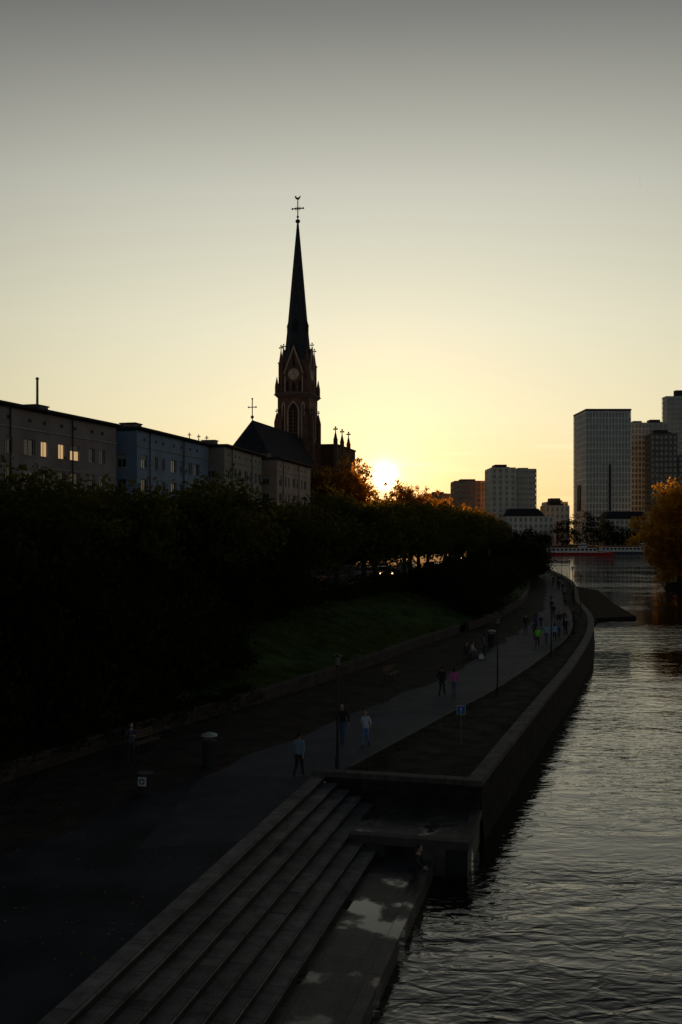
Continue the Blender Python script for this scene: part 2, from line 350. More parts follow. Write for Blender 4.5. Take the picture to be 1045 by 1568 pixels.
while y<250:
    d=13+random.uniform(-1,1); s=random.uniform(.93,1.05); inst('plane_tree',plane[i%3],Wf(y)-d,y,tzf(d)-.05,s,s*(.94 if y<115 else 1)); y+=7.2+random.uniform(-.8,.8); i+=1
y=54
while y<240:
    d=35+random.uniform(-1,1); inst('plane_tree',plane[(i+1)%3],Wf(y)-d,y,5.95,random.uniform(.88,.97)); y+=9.5+random.uniform(-1,1); i+=1
for x,y,s,sz in [(-24.5,50,1.05,.95),(-31,62,1.05,1.0),(-26,68,1,.97),(32.5,222,.95,.85),(35,238,.9,.8),(29,212,1,.85),(38,262,1,1),(43,285,1,1),(47,310,1,1),(52,340,1,1),(57,370,1.1,1.1),(62,410,1.2,1.2),(70,450,1.2,1.2)]:
    d=Wf(y)-x; inst('plane_tree',plane[i%3],x,y,tzf(d)-.05,s,sz); i+=1
for x,y,s,sz in [(-18.5,43,1.1,1.08),(-24,37,1.15,1.15),(-16.0,50,.85,.85),(-21,33,.9,.85),(-14,56,.7,.65)]:
    inst('slope_tree',slope,x,y,tzf(Wf(y)-x)-.6,s,sz); i+=1
for x,y,s in [(-4,226,.92),(3.0,231,.98),(-9,222,.9),(11.8,217,.72),(15.6,222,.70),(20,226,.66),(24.5,232,.60),(29,240,.52),(8.4,236,.62),(34,255,.5)]:
    inst('lime_tree',tall[i%2],x,y,5.9,s*1.0,s*1.17); i+=1
for x,y,s in [(69.0,203,1.0),(78,196,1.05),(80,219,1),(93,250,1)]:
    inst('autumn_tree',autumn,x,y,.7,s*.98,s*1.02)
for x,y,s in [(101,305,.8),(110,335,.8),(131,405,.85)]: inst('island_tree',tall[i%2],x,y,1.5,s); i+=1
for x,y,s,sz in [(-12.8,44,1.1,1.2),(-12.0,48,1.2,1.3),(-10.6,52,1.3,1.2),(-9,55,1.2,1.1),(-15.5,40,1.2,1.3),(-17.3,36,1.3,1.3),(-18.8,32,1.3,1.3),(-20.3,28.5,1.4,1.3),(-22,24,1.5,1.4),(-7.8,58.5,1.1,.9),
     (-14.5,46,1.3,1.5),(-12.6,50,1.5,1.6),(-11,56,1.4,1.4),(-16,51,1.6,1.8),(-9.5,61,1.3,1.1),(-13,60,1.7,1.7),(-18,58,1.7,2),(-12,66,1.6,1.5),(-19,33,1.6,1.5),(-9,72,1.6,1.4),(-6,79,1.6,1.4),
     (11.5,112,1.5,1.2),(14.5,118,1.6,1.3),(17,124,1.7,1.4),(19.5,131,1.7,1.4),(21.5,138,1.6,1.4),(14.5,107,1.1,.9),(31,178,1.9,2.2),(33.5,187,1.9,2.3),(36,196,2,2.2),(28,166,1.6,1.4),(38.5,206,1.8,2.1),(41,222,2,2)]:
    inst('slope_bush',bush[i%2],x,y,tzf(Wf(y)-x)-.2,s,sz); i+=1
rng=np.random.RandomState(5); ncl=1500; yy=rng.uniform(56,235,ncl)
C=np.array([(Wf(v)-10.6+rng.uniform(-.8,.8),v,5.4+rng.uniform(.1,2.0)+.25*math.sin(v*.9)+.2*math.sin(v*.37)) for v in yy])
V,F=leaves(C,np.full(ncl,.85),26,.22,rng); meshobj('hedge',V.tolist(),F.tolist(),[leafB])
ncl=420; yy=rng.uniform(8,57,ncl); C=np.array([(Wf(v)-rng.uniform(-.12,.9),v,2.5+rng.uniform(0,.75)) for v in yy])
V,F=leaves(C,np.full(ncl,.42),40,.13,rng); meshobj('wall_ivy',V.tolist(),F.tolist(),[leafB])
rng=np.random.RandomState(8)
cl=[]
for x,y,r,h in [(123,540,7,15),(131,541,9,19),(139,542,8,18),(146,545,6,13),(92,538,5,8),(101,538,5,9),(109,540,4,7),(84,538,5,9),(155,545,6,10),(166,545,7,12),(176,548,7,13),(76,536,6,9)]+[(190+14*q,548,8,14+3*math.sin(q*2)) for q in range(20)]:
    for q in range(55):
        v=rng.normal(size=3); v/=np.linalg.norm(v); v*=rng.uniform(.4,1)**.5; cl.append((x+v[0]*r,y+v[1]*r*.6,3.4+h/2+v[2]*h/2))
V,F=leaves(np.array(cl),np.full(len(cl),2.2),22,.8,rng); meshobj('far_bank_trees',V.tolist(),F.tolist(),[leafB])
rng=np.random.RandomState(3); V=[];F=[]
def blade(x,y,z,h):
    a=rng.uniform(0,6.28); w=.03; dx,dy=math.cos(a)*w,math.sin(a)*w; lx,ly=rng.uniform(-.08,.08,2); b=len(V)
    V.extend([(x-dx,y-dy,z),(x+dx,y+dy,z),(x+lx,y+ly,z+h)]); F.append((b,b+1,b+2))
for _ in range(36000):
    y=56+rng.uniform(0,1)**1.5*80; d=rng.uniform(.6,10); x=Wf(y)-d; blade(x,y,tzf(d)-.02,rng.uniform(.1,.26))
meshobj('slope_grass_blades',V,F,[leafmat('grass_blade',(.05,.088,.02),(.10,.14,.025),.4)])
V=[];F=[]
for _ in range(14000):
    y=40.8+rng.uniform(0,1)**1.6*70; t=rng.uniform(.04,.94); x=Prf(y)*(1-t)+(Qf(y-1.4)-.6)*t; blade(x,y-1.4*t,PZ,rng.uniform(.03,.10))
meshobj('verge_grass_blades',V,F,[leafmat('verge_blade',(.035,.042,.016),(.05,.06,.02),.3)])
# fallen leaves scattered over promenade, verge and steps
V=[];F=[]
for _ in range(2600):
    y=22+rng.uniform(0,1)**1.4*70
    if y<40.4: x=rng.uniform(Wf(y),Tedge(y)-.1)
    else: x=rng.uniform(Wf(y),Prf(y))
    t=rng.uniform(0,1)
    if t<.5: x=Wf(y)+abs(rng.normal())*1.6
    a=rng.uniform(0,6.28); s=rng.uniform(.04,.08); b=len(V); c_,s_=math.cos(a)*s,math.sin(a)*s; z=PZ+.014
    V+=[(x-c_,y-s_,z),(x+s_*.6,y-c_*.6,z+.012),(x+c_,y+s_,z),(x-s_*.6,y+c_*.6,z+.018)]; F.append((b,b+1,b+2,b+3))
meshobj('fallen_leaves',V,F,[mat('fallen_leaf',(.16,.09,.035),var=.6,scale=3)])
# ------------------------------------------------------------------ buildings
glass=mat('window_glass',(.03,.035,.04),rough=.08,var=.3,scale=.3,spec=.9)
litglass=mat('lit_window',(1,.62,.28),rough=.3,var=.3,scale=1.5,emit=.5)
framem=mat('window_frame',(.4,.4,.39),rough=.5)
def facade(mb,o,d,W,H,cols,rows,depth=.2,lit=(),wall='walls',bars=True):
    nx,ny=d[1],-d[0]
    P=lambda s,z,off=0:(o[0]+d[0]*s+nx*off,o[1]+d[1]*s+ny*off,o[2]+z)
    xs=sorted({0,W,*[c for cc in cols for c in cc]}); zs=sorted({0,H,*[c for cc in rows for c in cc]})
    def bx(p,s0,s1,z0,z1,o0,o1): mb.hexa(p,[P(s0,z0,o1),P(s1,z0,o1),P(s1,z0,o0),P(s0,z0,o0),P(s0,z1,o1),P(s1,z1,o1),P(s1,z1,o0),P(s0,z1,o0)])
    for i in range(len(xs)-1):
        for j in range(len(zs)-1):
            if any(c[0]<=xs[i]<c[1] for c in cols) and any(r[0]<=zs[j]<r[1] for r in rows): continue
            mb.poly(wall,[P(xs[i],zs[j]),P(xs[i+1],zs[j]),P(xs[i+1],zs[j+1]),P(xs[i],zs[j+1])])
    for ci,(a,b) in enumerate(cols):
        for ri,(z0,z1) in enumerate(rows):
            mb.poly(wall,[P(a,z0),P(a,z1),P(a,z1,-depth),P(a,z0,-depth)]); mb.poly(wall,[P(b,z0),P(b,z0,-depth),P(b,z1,-depth),P(b,z1)])
            mb.poly(wall,[P(a,z1),P(b,z1),P(b,z1,-depth),P(a,z1,-depth)]); mb.poly(wall,[P(a,z0),P(a,z0,-depth),P(b,z0,-depth),P(b,z0)])
            mb.poly('lit_windows' if (ci,ri) in lit else 'windows',[P(a,z0,-depth),P(b,z0,-depth),P(b,z1,-depth),P(a,z1,-depth)])
            if bars:
                bx('frames',a,b,z0,z0+.07,-depth,-depth+.05); bx('frames',a,b,z1-.07,z1,-depth,-depth+.05)
                bx('frames',a,a+.06,z0+.07,z1-.07,-depth,-depth+.048); bx('frames',b-.06,b,z0+.07,z1-.07,-depth,-depth+.048)
                m=(a+b)/2; bx('frames',m-.035,m+.035,z0+.07,z1-.07,-depth,-depth+.046)
                bx('sills',a-.06,b+.06,z0-.07,z0,0,.08)
                if (ci*7+ri*3)%4==0: bx('blinds',a+.07,b-.07,z1-.07-(.3+.2*((ci+ri)%3)),z1-.075,-depth+.005,-depth+.03)
roofm=mat('roof_felt',(.04,.04,.042),rough=.95,spec=.05); fascia=mat('fascia',(.05,.045,.045),spec=.1)
def block(name,p0,p1,depth,z1,wallcol,endcols,lit=(),chim=()):
    L_=math.hypot(p1[0]-p0[0],p1[1]-p0[1]); d=((p1[0]-p0[0])/L_,(p1[1]-p0[1])/L_); z0=5.8; H=z1-z0
    mb=MB(); n=(d[1],-d[0])
    rows=[(2.1+2.95*k,3.7+2.95*k) for k in range(5)]
    cols=[];s=1.2;k=0
    while s+1.3<L_-.6:
        w=1.25 if k%3 else 1.9
        cols.append((s,s+w)); s+=w+(1.0 if k%2 else 1.9); k+=1
    facade(mb,(p0[0],p0[1],z0),d,L_,H,cols,rows,lit=lit)
    e=(-n[0],-n[1]); q0=(p0[0]+e[0]*depth,p0[1]+e[1]*depth)
    facade(mb,(q0[0],q0[1],z0),n,depth,H,[(depth-2.6,depth-1.4)],rows)
    q1=(p1[0]+e[0]*depth,p1[1]+e[1]*depth)
    mb.poly('walls',[(q1[0],q1[1],z0),(p1[0],p1[1],z0),(p1[0],p1[1],z1),(q1[0],q1[1],z1)][::-1]); mb.poly('walls',[(q0[0],q0[1],z0),(q1[0],q1[1],z0),(q1[0],q1[1],z1),(q0[0],q0[1],z1)])
    def pt(s,o): return (p0[0]+d[0]*s+n[0]*o,p0[1]+d[1]*s+n[1]*o)
    def rb(part,s0,s1,o0,o1,a,b):
        c=[pt(s0,o1),pt(s1,o1),pt(s1,o0),pt(s0,o0)]; mb.hexa(part,[(x,y,a) for x,y in c]+[(x,y,b) for x,y in c])
    rb('roof',-.55,L_+.3,-depth-.5,.6,z1+.003,z1+.32)
    rb('gutter',-.60,L_+.35,.6,.72,z1+.12,z1+.30)
    rb('string_course',0.01,L_,0,.10,z1-2.0,z1-1.85)
    for s0,s1 in cols: rb('attic_vents',(s0+s1)/2-.25,(s0+s1)/2+.25,0,.03,z1-1.2,z1-.85)
    for k in range(5): rb('string_course',.01,L_-.01,0,.05,z0+.95+2.95*k-.04,z0+.95+2.95*k+.1)
    x=3.5
    while x<L_: rb('downpipes',x-.06,x+.06,.101,.2,z0,z1); x+=11
    rb('door',L_*.5,L_*.5+1.3,.051,.09,z0+.2,z0+1.9)
    for s0,s1,o0,o1,h in chim: rb('chimneys',s0,s1,o0,o1,z1+.32,z1+.32+h); rb('chimney_caps',s0-.12,s1+.12,o0-.12,o1+.12,z1+.323+h,z1+.45+h)
    M={'walls':mat(name+'_plaster'+str(wallcol),wallcol,var=.2,scale=.3,bump=.15,bscale=25,detail=7),'windows':glass,'lit_windows':litglass,'blinds':mat('blind_fabric',(.3,.29,.27)),'frames':framem,'sills':mat('sill',(.3,.29,.28)),'roof':roofm,'gutter':fascia,'string_course':mat('band',(.26,.26,.25)),'attic_vents':fascia,'downpipes':fascia,'door':mat('door_wood',(.12,.08,.05)),'chimneys':mat('chimney_brick',(.16,.12,.1)),'chimney_caps':fascia}
    mb.emit(name,M)
block('apartment_building',(-39.5,72),(-26.2,116),12,24.2,(.23,.19,.18),0,lit=[(12,4),(11,4),(10,4)],chim=[(36,38.2,-6,-4,1.2),(20,21,-5,-4,.8)])
block('apartment_building',(-24.3,118.5),(-18.9,142),12,24.2,(.17,.24,.33),0,chim=[(6,8,-5,-3,1.1),(15,16.5,-6,-4,1.0)])
block('apartment_building',(-16.7,142.5),(-13.0,163),12,24.2,(.27,.25,.20),0,chim=[(5,6.5,-5,-3,1.0)])
block('apartment_building',(-10.6,165),(-5.8,188.5),12,24.0,(.36,.26,.22),0,chim=[(5,7,-6,-3,1.1)])
mb=MB(); mb.tube('mast',[(0,0,0),(0,0,2.7)],[.13,.12],10); mb.tube('cap',[(0,0,2.72),(0,0,2.9)],[.2,.12],10); mb.tube('collar',[(0,0,-.05),(0,0,.15)],[.25,.22],10)
mb.emit('vent_pipe',{'mast':mat('galv',(.2,.2,.2),metal=.6),'cap':fascia,'collar':fascia},loc=(-30.2,99,24.5))
def cross(mb,part,x,y,z,h,w=.12,arm=None,zc=.62):
    arm=arm or h*.28
    mb.box(part,x-w/2,x+w/2,y-w/2,y+w/2,z,z+h); mb.box(part,x-arm,x+arm,y-w*.45,y+w*.45,z+h*zc-w/2,z+h*zc+w/2)
    for sx in (-1,1): mb.box(part,x+sx*arm-w*.9,x+sx*arm+w*.9,y-w*.7,y+w*.7,z+h*zc-w*.9,z+h*zc+w*.9)
    mb.box(part,x-w*.9,x+w*.9,y-w*.71,y+w*.71,z+h-w*.9,z+h+w*.9)
redstone=mat('red_sandstone',(.16,.085,.06),var=.3,scale=.9,bump=.4,bscale=8,detail=7,spec=.1)
palestone=mat('pale_sandstone',(.48,.34,.25),var=.2,scale=1.2)
slate=mat('slate_roof',(.032,.032,.038),rough=.9,var=.35,scale=1.2,bump=.5,bscale=6,vscale=(1,1,3),spec=.08)
spireslate=mat('spire_slate',(.05,.05,.055),rough=.8,var=.35,scale=1.2,bump=.5,bscale=6,vscale=(1,1,3),spec=.15)
iron=mat('wrought_iron',(.04,.035,.03),rough=.6,metal=.3)
mb=MB()
mb.box('walls',-7,7,-6,6,5.8,28.2); mb.box('walls',7.02,11,-5.5,5.5,5.8,28.4)
mb.box('roof',-7.3,11.3,-6.3,6.3,28.42,28.9)
mb.mesh('roof',[(-7.2,-6.2,28.9),(7.2,-6.2,28.9),(7.2,6.2,28.9),(-7.2,6.2,28.9),(-4,0,30.4),(4,0,30.4)],[(0,1,5,4),(1,2,5),(2,3,4,5),(3,0,4)])
for x,h in ((-1.2,2.3),(.9,1.6),(2.7,1.1)): 
    mb.ctaper('finials',x,-3,29,30.6+h*.6,.2,.2,.08,.08); cross(mb,'finials',x,-3,30.5+h*.6,.9,.12)
for i in range(4):
    for k in range(5): mb.box('windows',-6+i*3.3,-4.6+i*3.3,-6.06,-6.0,8+k*4,10.3+k*4)
mb.emit('parish_hall',{'walls':mat('hall_plaster',(.2,.17,.15)),'roof':slate,'finials':iron,'windows':glass},loc=(-30.3,214,0),rotz=ROT)
# ------------------------------------------------------------------ church
mb=MB()
def lancet(mb,part,face,cx,zb,w,h,a,proud,seg=8):
    pts=[(cx-w/2,zb),(cx+w/2,zb),(cx+w/2,zb+h-w)]
    for i in range(1,seg): t=i/seg; pts.append((cx+w/2-w/2*t**1.6*1.0,zb+h-w+w*t**.7))
    pts.append((cx,zb+h))
    for i in range(seg-1,0,-1): t=i/seg; pts.append((cx-w/2+w/2*t**1.6,zb+h-w+w*t**.7))
    pts.append((cx-w/2,zb+h-w))
    def tr(x,z,o): return {0:(x,-a-o,z),1:(a+o,x,z),2:(-x,a+o,z),3:(-a-o,-x,z)}[face]
    n=len(pts); f=[tr(x,z,proud) for x,z in pts]; b=[tr(x,z,-.05) for x,z in pts]
    mb.mesh(part,f+b,[tuple(range(n))]+[(i,(i+1)%n,n+(i+1)%n,n+i) for i in range(n)])
def fbox(part,face,x0,x1,z0,z1,a,o0,o1):
    if face==0: mb.box(part,x0,x1,-a-o1,-a-o0,z0,z1)
    if face==1: mb.box(part,a+o0,a+o1,x0,x1,z0,z1)
    if face==2: mb.box(part,-x1,-x0,a+o0,a+o1,z0,z1)
    if face==3: mb.box(part,-a-o1,-a-o0,-x1,-x0,z0,z1)
a1=3.9; a2=3.15
mb.box('tower',-a1,a1,-a1,a1,5,44.6)
mb.ctaper('cornice',0,0,44.0,44.7,a1+.1,a1+.1,a1+.75,a1+.75); mb.ctaper('cornice',0,0,44.7,45.2,a1+.78,a1+.78,a1+.3,a1+.3)
mb.ctaper('cornice',0,0,33.2,33.8,a1+.35,a1+.35,a1+.15,a1+.15); mb.ctaper('cornice',0,0,22,22.6,a1+.35,a1+.35,a1+.15,a1+.15)
for sx in (-1,1):
    for sy in (-1,1):
        for (ox,oy) in ((1,0),(0,1)):
            cx=sx*(a1-.7)+sx*ox*1.1; cy=sy*(a1-.7)+sy*oy*1.1
            mb.ctaper('buttresses',cx,cy,5,38.2,.55,.55); mb.ctaper('buttresses',cx,cy,38.2,40.4,.56,.56,.12,.12)
            cross(mb,'finials',cx,cy,40.3,1.0,.14)
            mb.ctaper('buttresses',sx*(a1-.7)+sx*ox*1.35,sy*(a1-.7)+sy*oy*1.35,5,26,.6,.6); mb.ctaper('buttresses',sx*(a1-.7)+sx*ox*1.35,sy*(a1-.7)+sy*oy*1.35,26,28.4,.6,.6,.2,.2)
        px,py=sx*(a2+.1),sy*(a2+.1)
        mb.ctaper('pinnacles',px,py,45.1,52.2,.5,.5); mb.ctaper('pinnacles',px,py,52.2,52.5,.62,.62); mb.ctaper('pinnacles',px,py,52.5,55.6,.42,.42,.06,.06); cross(mb,'finials',px,py,55.3,1.3,.16)
        mb.ctaper('pinnacles',sx*(a1+.15),sy*(a1+.15),45.0,46.8,.38,.38); mb.ctaper('pinnacles',sx*(a1+.15),sy*(a1+.15),46.8,49.0,.38,.38,.05,.05)
mb.box('tower',-a2,a2,-a2,a2,44.6,53.4)
for f in range(4):
    lancet(mb,'tracery',f,0,33.9,3.0,9.4,a1,.10); lancet(mb,'louvres',f,0,34.2,2.3,8.6,a1,.13)
    fbox('tower',f,-.13,.13,34.2,41.2,a1,.13,.24)
    for sx in (-1,1):
        lancet(mb,'tracery',f,sx*2.45,34.2,.9,8.8,a1,.08)
        lancet(mb,'louvres',f,sx*2.45,34.8,.3,7.6,a1,.11)
    for k in range(8): fbox('cornice',f,-1.15,1.15,34.7+k*.85,34.8+k*.85,a1,.132,.2)
    lancet(mb,'louvres',f,0,24.5,1.4,6,a1,.1)
    def tr(x,z,o): return {0:(x,-a2-o,z),1:(a2+o,x,z),2:(-x,a2+o,z),3:(-a2-o,-x,z)}[f]
    g=[(-2.5,49.8),(2.5,49.8),(0,56.2)]
    F_=[tr(x,z,.45) for x,z in g]; B_=[tr(x,z,-1.4) for x,z in g]
    mb.mesh('gables',F_+B_,[(0,1,2),(3,5,4),(0,3,4,1),(1,4,5,2),(2,5,3,0)])
    fbox('gables',f,-2.45,2.45,45.2,49.79,a2,.0,.43)
    for sx in (-1,1):
        q=[(sx*2.62,49.7),(sx*2.25,49.7),(0,55.7),(0,56.6)]
        a_=[tr(x,z,.62) for x,z in q]; b_=[tr(x,z,.3) for x,z in q]
        mb.mesh('tracery',a_+b_,[(0,1,2,3),(4,7,6,5),(0,4,5,1),(1,5,6,2),(2,6,7,3),(3,7,4,0)])
    x,y,z=tr(0,56.3,.45); cross(mb,'finials',x,y,z,1.2,.15)
    n=24
    ring=[tr(1.35*math.cos(2*math.pi*k/n),49.6+1.35*math.sin(2*math.pi*k/n),.52) for k in range(n)]
    ring2=[tr(1.35*math.cos(2*math.pi*k/n),49.6+1.35*math.sin(2*math.pi*k/n),.40) for k in range(n)]
    mb.mesh('clock_face',ring+ring2,[tuple(range(n))]+[(k,(k+1)%n,n+(k+1)%n,n+k) for k in range(n)])
    for k in range(12):
        th=k*math.pi/6; fbox('clock_hands',f,1.1*math.cos(th)-.07,1.1*math.cos(th)+.07,49.6+1.1*math.sin(th)-.12,49.6+1.1*math.sin(th)+.12,a2,.52,.55)
    fbox('clock_hands',f,-.06,.06,49.6,50.6,a2,.52,.57); fbox('clock_hands',f,-.05,.75,49.52,49.66,a2,.52,.565)
    for sx in (-1,1): lancet(mb,'louvres',f,sx*1.55,45.6,.7,2.6,a2,.46); lancet(mb,'tracery',f,sx*2.2,45.4,.35,3.8,a2,.45)
    lancet(mb,'louvres',f,0,45.6,.9,2.2,a2,.46); lancet(mb,'louvres',f,0,51.6,.7,2.6,a2,.46)
mb.tube('spire',[(0,0,52.8),(0,0,55.0),(0,0,61.7),(0,0,74),(0,0,87.0)],[3.45,3.05,2.35,1.3,.16],8,ph=math.pi/8)
for k in range(8):
    th=math.pi/8+k*math.pi/4
    mb.tube('spire_ribs',[(3.05*math.cos(th),3.05*math.sin(th),55.0),(2.37*math.cos(th),2.37*math.sin(th),61.7),(1.31*math.cos(th),1.31*math.sin(th),74),(.17*math.cos(th),.17*math.sin(th),87)],[.13,.12,.1,.05],5)
for k in range(4):
    th=k*math.pi/2; cx,cy=2.25*math.cos(th),2.25*math.sin(th)
    mb.ctaper('dormers',cx,cy,60.2,61.6,.38,.38); mb.ctaper('dormers',cx,cy,61.6,63.4,.46,.46,.03,.03)
mb.tube('finial_shaft',[(0,0,86.8),(0,0,92)],[.16,.08],8); mb.ball('finial_ball',(0,0,87.3),(.6,.6,.5)); mb.ball('finial_ball',(0,0,88.4),.3)
mb.box('spire_cross',-1.35,1.35,-.09,.09,90.3,90.5); mb.box('spire_cross',-.1,.1,-.1,.1,88,92.4)
for x,z in ((-1.35,90.4),(1.35,90.4),(-.6,90.4),(.6,90.4)): mb.ball('spire_cross',(x,0,z),(.26,.12,.26),8,6)
for sx in (-1,1):
    for sz in (-1,1): mb.tube('spire_cross',[(sx*.15,0,90.4+sz*.15),(sx*.55,0,90.4+sz*.5)],[.06,.05],5)
mb.mesh('weathercock',[(-.75,0,93.2),(-.5,0,92.75),(.1,0,92.45),(.45,0,92.8),(.75,0,93.5),(.45,0,93.4),(.15,0,93.05),(-.3,0,93.15),(-.45,0,93.6),(-.7,0,93.5)]+[(x,.1,z) for x,z in [(-.75,93.2),(-.5,92.75),(.1,92.45),(.45,92.8),(.75,93.5),(.45,93.4),(.15,93.05),(-.3,93.15),(-.45,93.6),(-.7,93.5)]],[tuple(range(10)),tuple(range(19,9,-1))]+[(i,(i+1)%10,10+(i+1)%10,10+i) for i in range(10)])
def gabled(n0,n1,u0,u1,ze,zr,hip=0,hip2=0):
    mb.box('nave_walls',n0,n1,u0,u1,5,ze); m=(n0+n1)/2; o=.5
    mb.mesh('nave_roof',[(n0-o,u0-o,ze),(n1+o,u0-o,ze),(n1+o,u1+o,ze),(n0-o,u1+o,ze),(m,u0+hip,zr),(m,u1-hip2,zr)],[(0,1,4),(1,2,5,4),(2,3,5),(3,0,4,5),(0,3,2,1)])
gabled(-6.5,8.5,-42,-4.3,22.5,35,hip=5)
cross(mb,'finials',1.0,-37,34.8,4.6,.16,arm=.8); mb.ball('finials',(1,-37,35.6),.35)
for u in (-40,-33,-26,-19,-12):
    mb.ctaper('buttresses',8.9,u,5,21,.5,.45); mb.ctaper('buttresses',8.9,u,21,23,.5,.45,.1,.1); 
    mb.box('louvres',8.45,8.56,u+2.2,u+4.4,10,20); mb.mesh('louvres',[(8.56,u+2.2,20),(8.56,u+4.4,20),(8.56,u+3.3,21.6)],[(0,1,2)])
gabled(-7,8.3,4.3,40,24.5,34.0,hip=0)
mb.box('nave_walls',3,8.6,4.2,25,5,33.0); mb.box('nave_roof',2.8,8.8,4.1,25.1,33.01,33.4)
for u in (4.2,11,18):
    mb.ctaper('pinnacles',8.4,u,24,34.6,.45,.45); mb.ctaper('pinnacles',8.4,u,34.6,36.4,.4,.4,.08,.08); cross(mb,'finials',8.4,u,36.2,1.3,.2)
    mb.box('louvres',8.55,8.68,u+2.3,u+4.6,20,31)
darkred=mat('nave_sandstone',(.09,.05,.036),var=.3,scale=.9,bump=.4,bscale=8,detail=7,spec=.05)
CM={'tower':redstone,'cornice':mat('cornice_stone',(.17,.11,.085)),'buttresses':redstone,'finials':iron,'pinnacles':redstone,'tracery':palestone,'louvres':mat('louvres',(.03,.02,.018)),'gables':redstone,'clock_face':mat('clock_face',(.65,.46,.33)),'clock_hands':mat('clock_black',(.06,.04,.03)),'spire':spireslate,'spire_ribs':iron,'dormers':slate,'finial_shaft':iron,'finial_ball':iron,'spire_cross':iron,'weathercock':iron,'nave_walls':darkred,'nave_roof':slate}
mb.emit('gothic_church',CM,loc=(-10.5,242,0),rotz=ROT,smooth=('finial_ball',))
# ------------------------------------------------------------------ skyline
towerglass=mat('tower_glass',(.13,.15,.15),rough=.2,var=.35,scale=.25,spec=1.0)
def grid(name,x0,x1,y0,y1,z1,floors,nx,ny,wc,gm=None,z0=3,band=.35,pier=.3,rot=0,cap=1.2,roof=None):
    mb=MB(); cx,cy=(x0+x1)/2,(y0+y1)/2; a,b=(x1-x0)/2,(y1-y0)/2; fh=(z1-z0)/floors
    mb.box('glass',-a+.4,a-.4,-b+.4,b-.4,z0,z1-.3)
    for k in range(floors+1):
        z=z0+k*fh; h=fh*band if k<floors else cap
        mb.box('spandrels',-a+.1,a-.1,-b+.1,b-.1,z-h*.5 if k else z,z+h*.5)
    for i in range(nx+1):
        x=-a+2*a*i/nx; w=pier*2*a/nx/2
        for s in (-1,1): mb.box('piers',max(-a-.02,x-w),min(a+.02,x+w),s*(b-.2)-.2,s*(b-.2)+.25,z0,z1-.02)
    for i in range(1,ny):
        y=-b+2*b*i/ny; w=pier*2*b/ny/2
        for s in (-1,1): mb.box('piers',s*(a-.2)-.2,s*(a-.2)+.25,y-w,y+w,z0,z1-.03)
    mb.box('roof_plant',-a*.55,a*.4,-b*.5,b*.5,z1+.1,z1+(roof or 1.8)); mb.box('roof_plant',a*.5,a*.7,-b*.2,b*.3,z1+.1,z1+(roof or 1.8)*.6)
    # blinds pulled down behind some of the panes
    rg=random.Random(int(x0*7+y0)); 
    for i in range(nx):
        for k in range(floors):
            if rg.random()<.22:
                xa=-a+2*a*i/nx+.1*a/nx; xb=-a+2*a*(i+1)/nx-.1*a/nx; mb.poly('blinds',[(xa,-b+.38,z0+(k+.45)*fh),(xb,-b+.38,z0+(k+.45)*fh),(xb,-b+.38,z0+(k+1)*fh),(xa,-b+.38,z0+(k+1)*fh)])
    wm_=mat(name+'_cladding%s'%str(wc),wc,var=.12,scale=.2)
    return mb.emit(name,{'glass':gm or towerglass,'blinds':mat('tower_blinds',(.3,.29,.27)),'spandrels':wm_,'piers':mat(name+'_pier%s'%str(wc),tuple(min(1,v*1.15) for v in wc),var=.12,scale=.2),'roof_plant':fascia},loc=(cx,cy,0),rotz=rot)
grid('office_tower',147.6,174.8,600,632,83.6,22,14,14,(.56,.58,.55),pier=.30,band=.22,roof=2.2)
mb=MB(); mb.box('slit',161.4,162.6,599.4,599.9,24,52); mb.box('slit',147.0,147.5,612,620,24,40); mb.box('louvre_band',147.5,174.9,599.5,632.2,84.25,85.4)
mb.emit('tower_service_core',{'slit':mat('dark_slit',(.03,.03,.03)),'louvre_band':mat('dark_band',(.06,.06,.06))})
grid('office_building',189.5,201,650,665,82,22,5,5,(.5,.49,.45),roof=2)
grid('office_building',196,213,630,642,73,20,6,5,(.14,.125,.11),roof=3)
grid('office_building',203,217,660,675,83,22,4,5,(.45,.43,.4),roof=3)
grid('glass_skyscraper',228.5,262,700,709,106,30,12,3,(.38,.43,.48),pier=.12,band=.2,roof=5)
grid('office_building',217,245,640,648,60,16,9,3,(.13,.14,.15))
grid('office_building',199,240,620,632,31,7,10,4,(.4,.33,.26),roof=3)
grid('residential_tower',84.5,98.5,560,585,47.0,14,4,6,(.56,.50,.43),band=.45,pier=.5,roof=2.6)
grid('residential_tower',98.6,110.5,562.5,587,46.4,14,5,6,(.50,.44,.38),band=.65,pier=.15,roof=1.5)
grid('residential_tower',67.3,86,590,612,41,12,6,6,(.34,.20,.14),band=.45,pier=.4)
grid('residential_block',54.3,69,620,640,34.5,9,5,5,(.28,.17,.12),band=.5,pier=.4)
grid('riverside_building',92,117,548,560,19.5,5,9,4,(.60,.55,.47),band=.5,pier=.45,roof=1)
grid('riverside_building',118,132,575,590,26,6,5,4,(.50,.46,.41),band=.5,pier=.45,roof=3)
grid('riverside_building',133,146,640,660,30,7,5,4,(.5,.44,.38),band=.5,pier=.45,roof=3)
grid('riverside_building',148,171,556,570,18,5,9,4,(.55,.51,.45),band=.5,pier=.4,roof=2)
grid('riverside_building',172,200,566,580,22,6,9,4,(.38,.32,.26),band=.5,pier=.4,roof=2)
grid('riverside_building',202,240,560,580,24,6,12,4,(.36,.31,.26),band=.5,pier=.4,roof=2)
mb=MB()
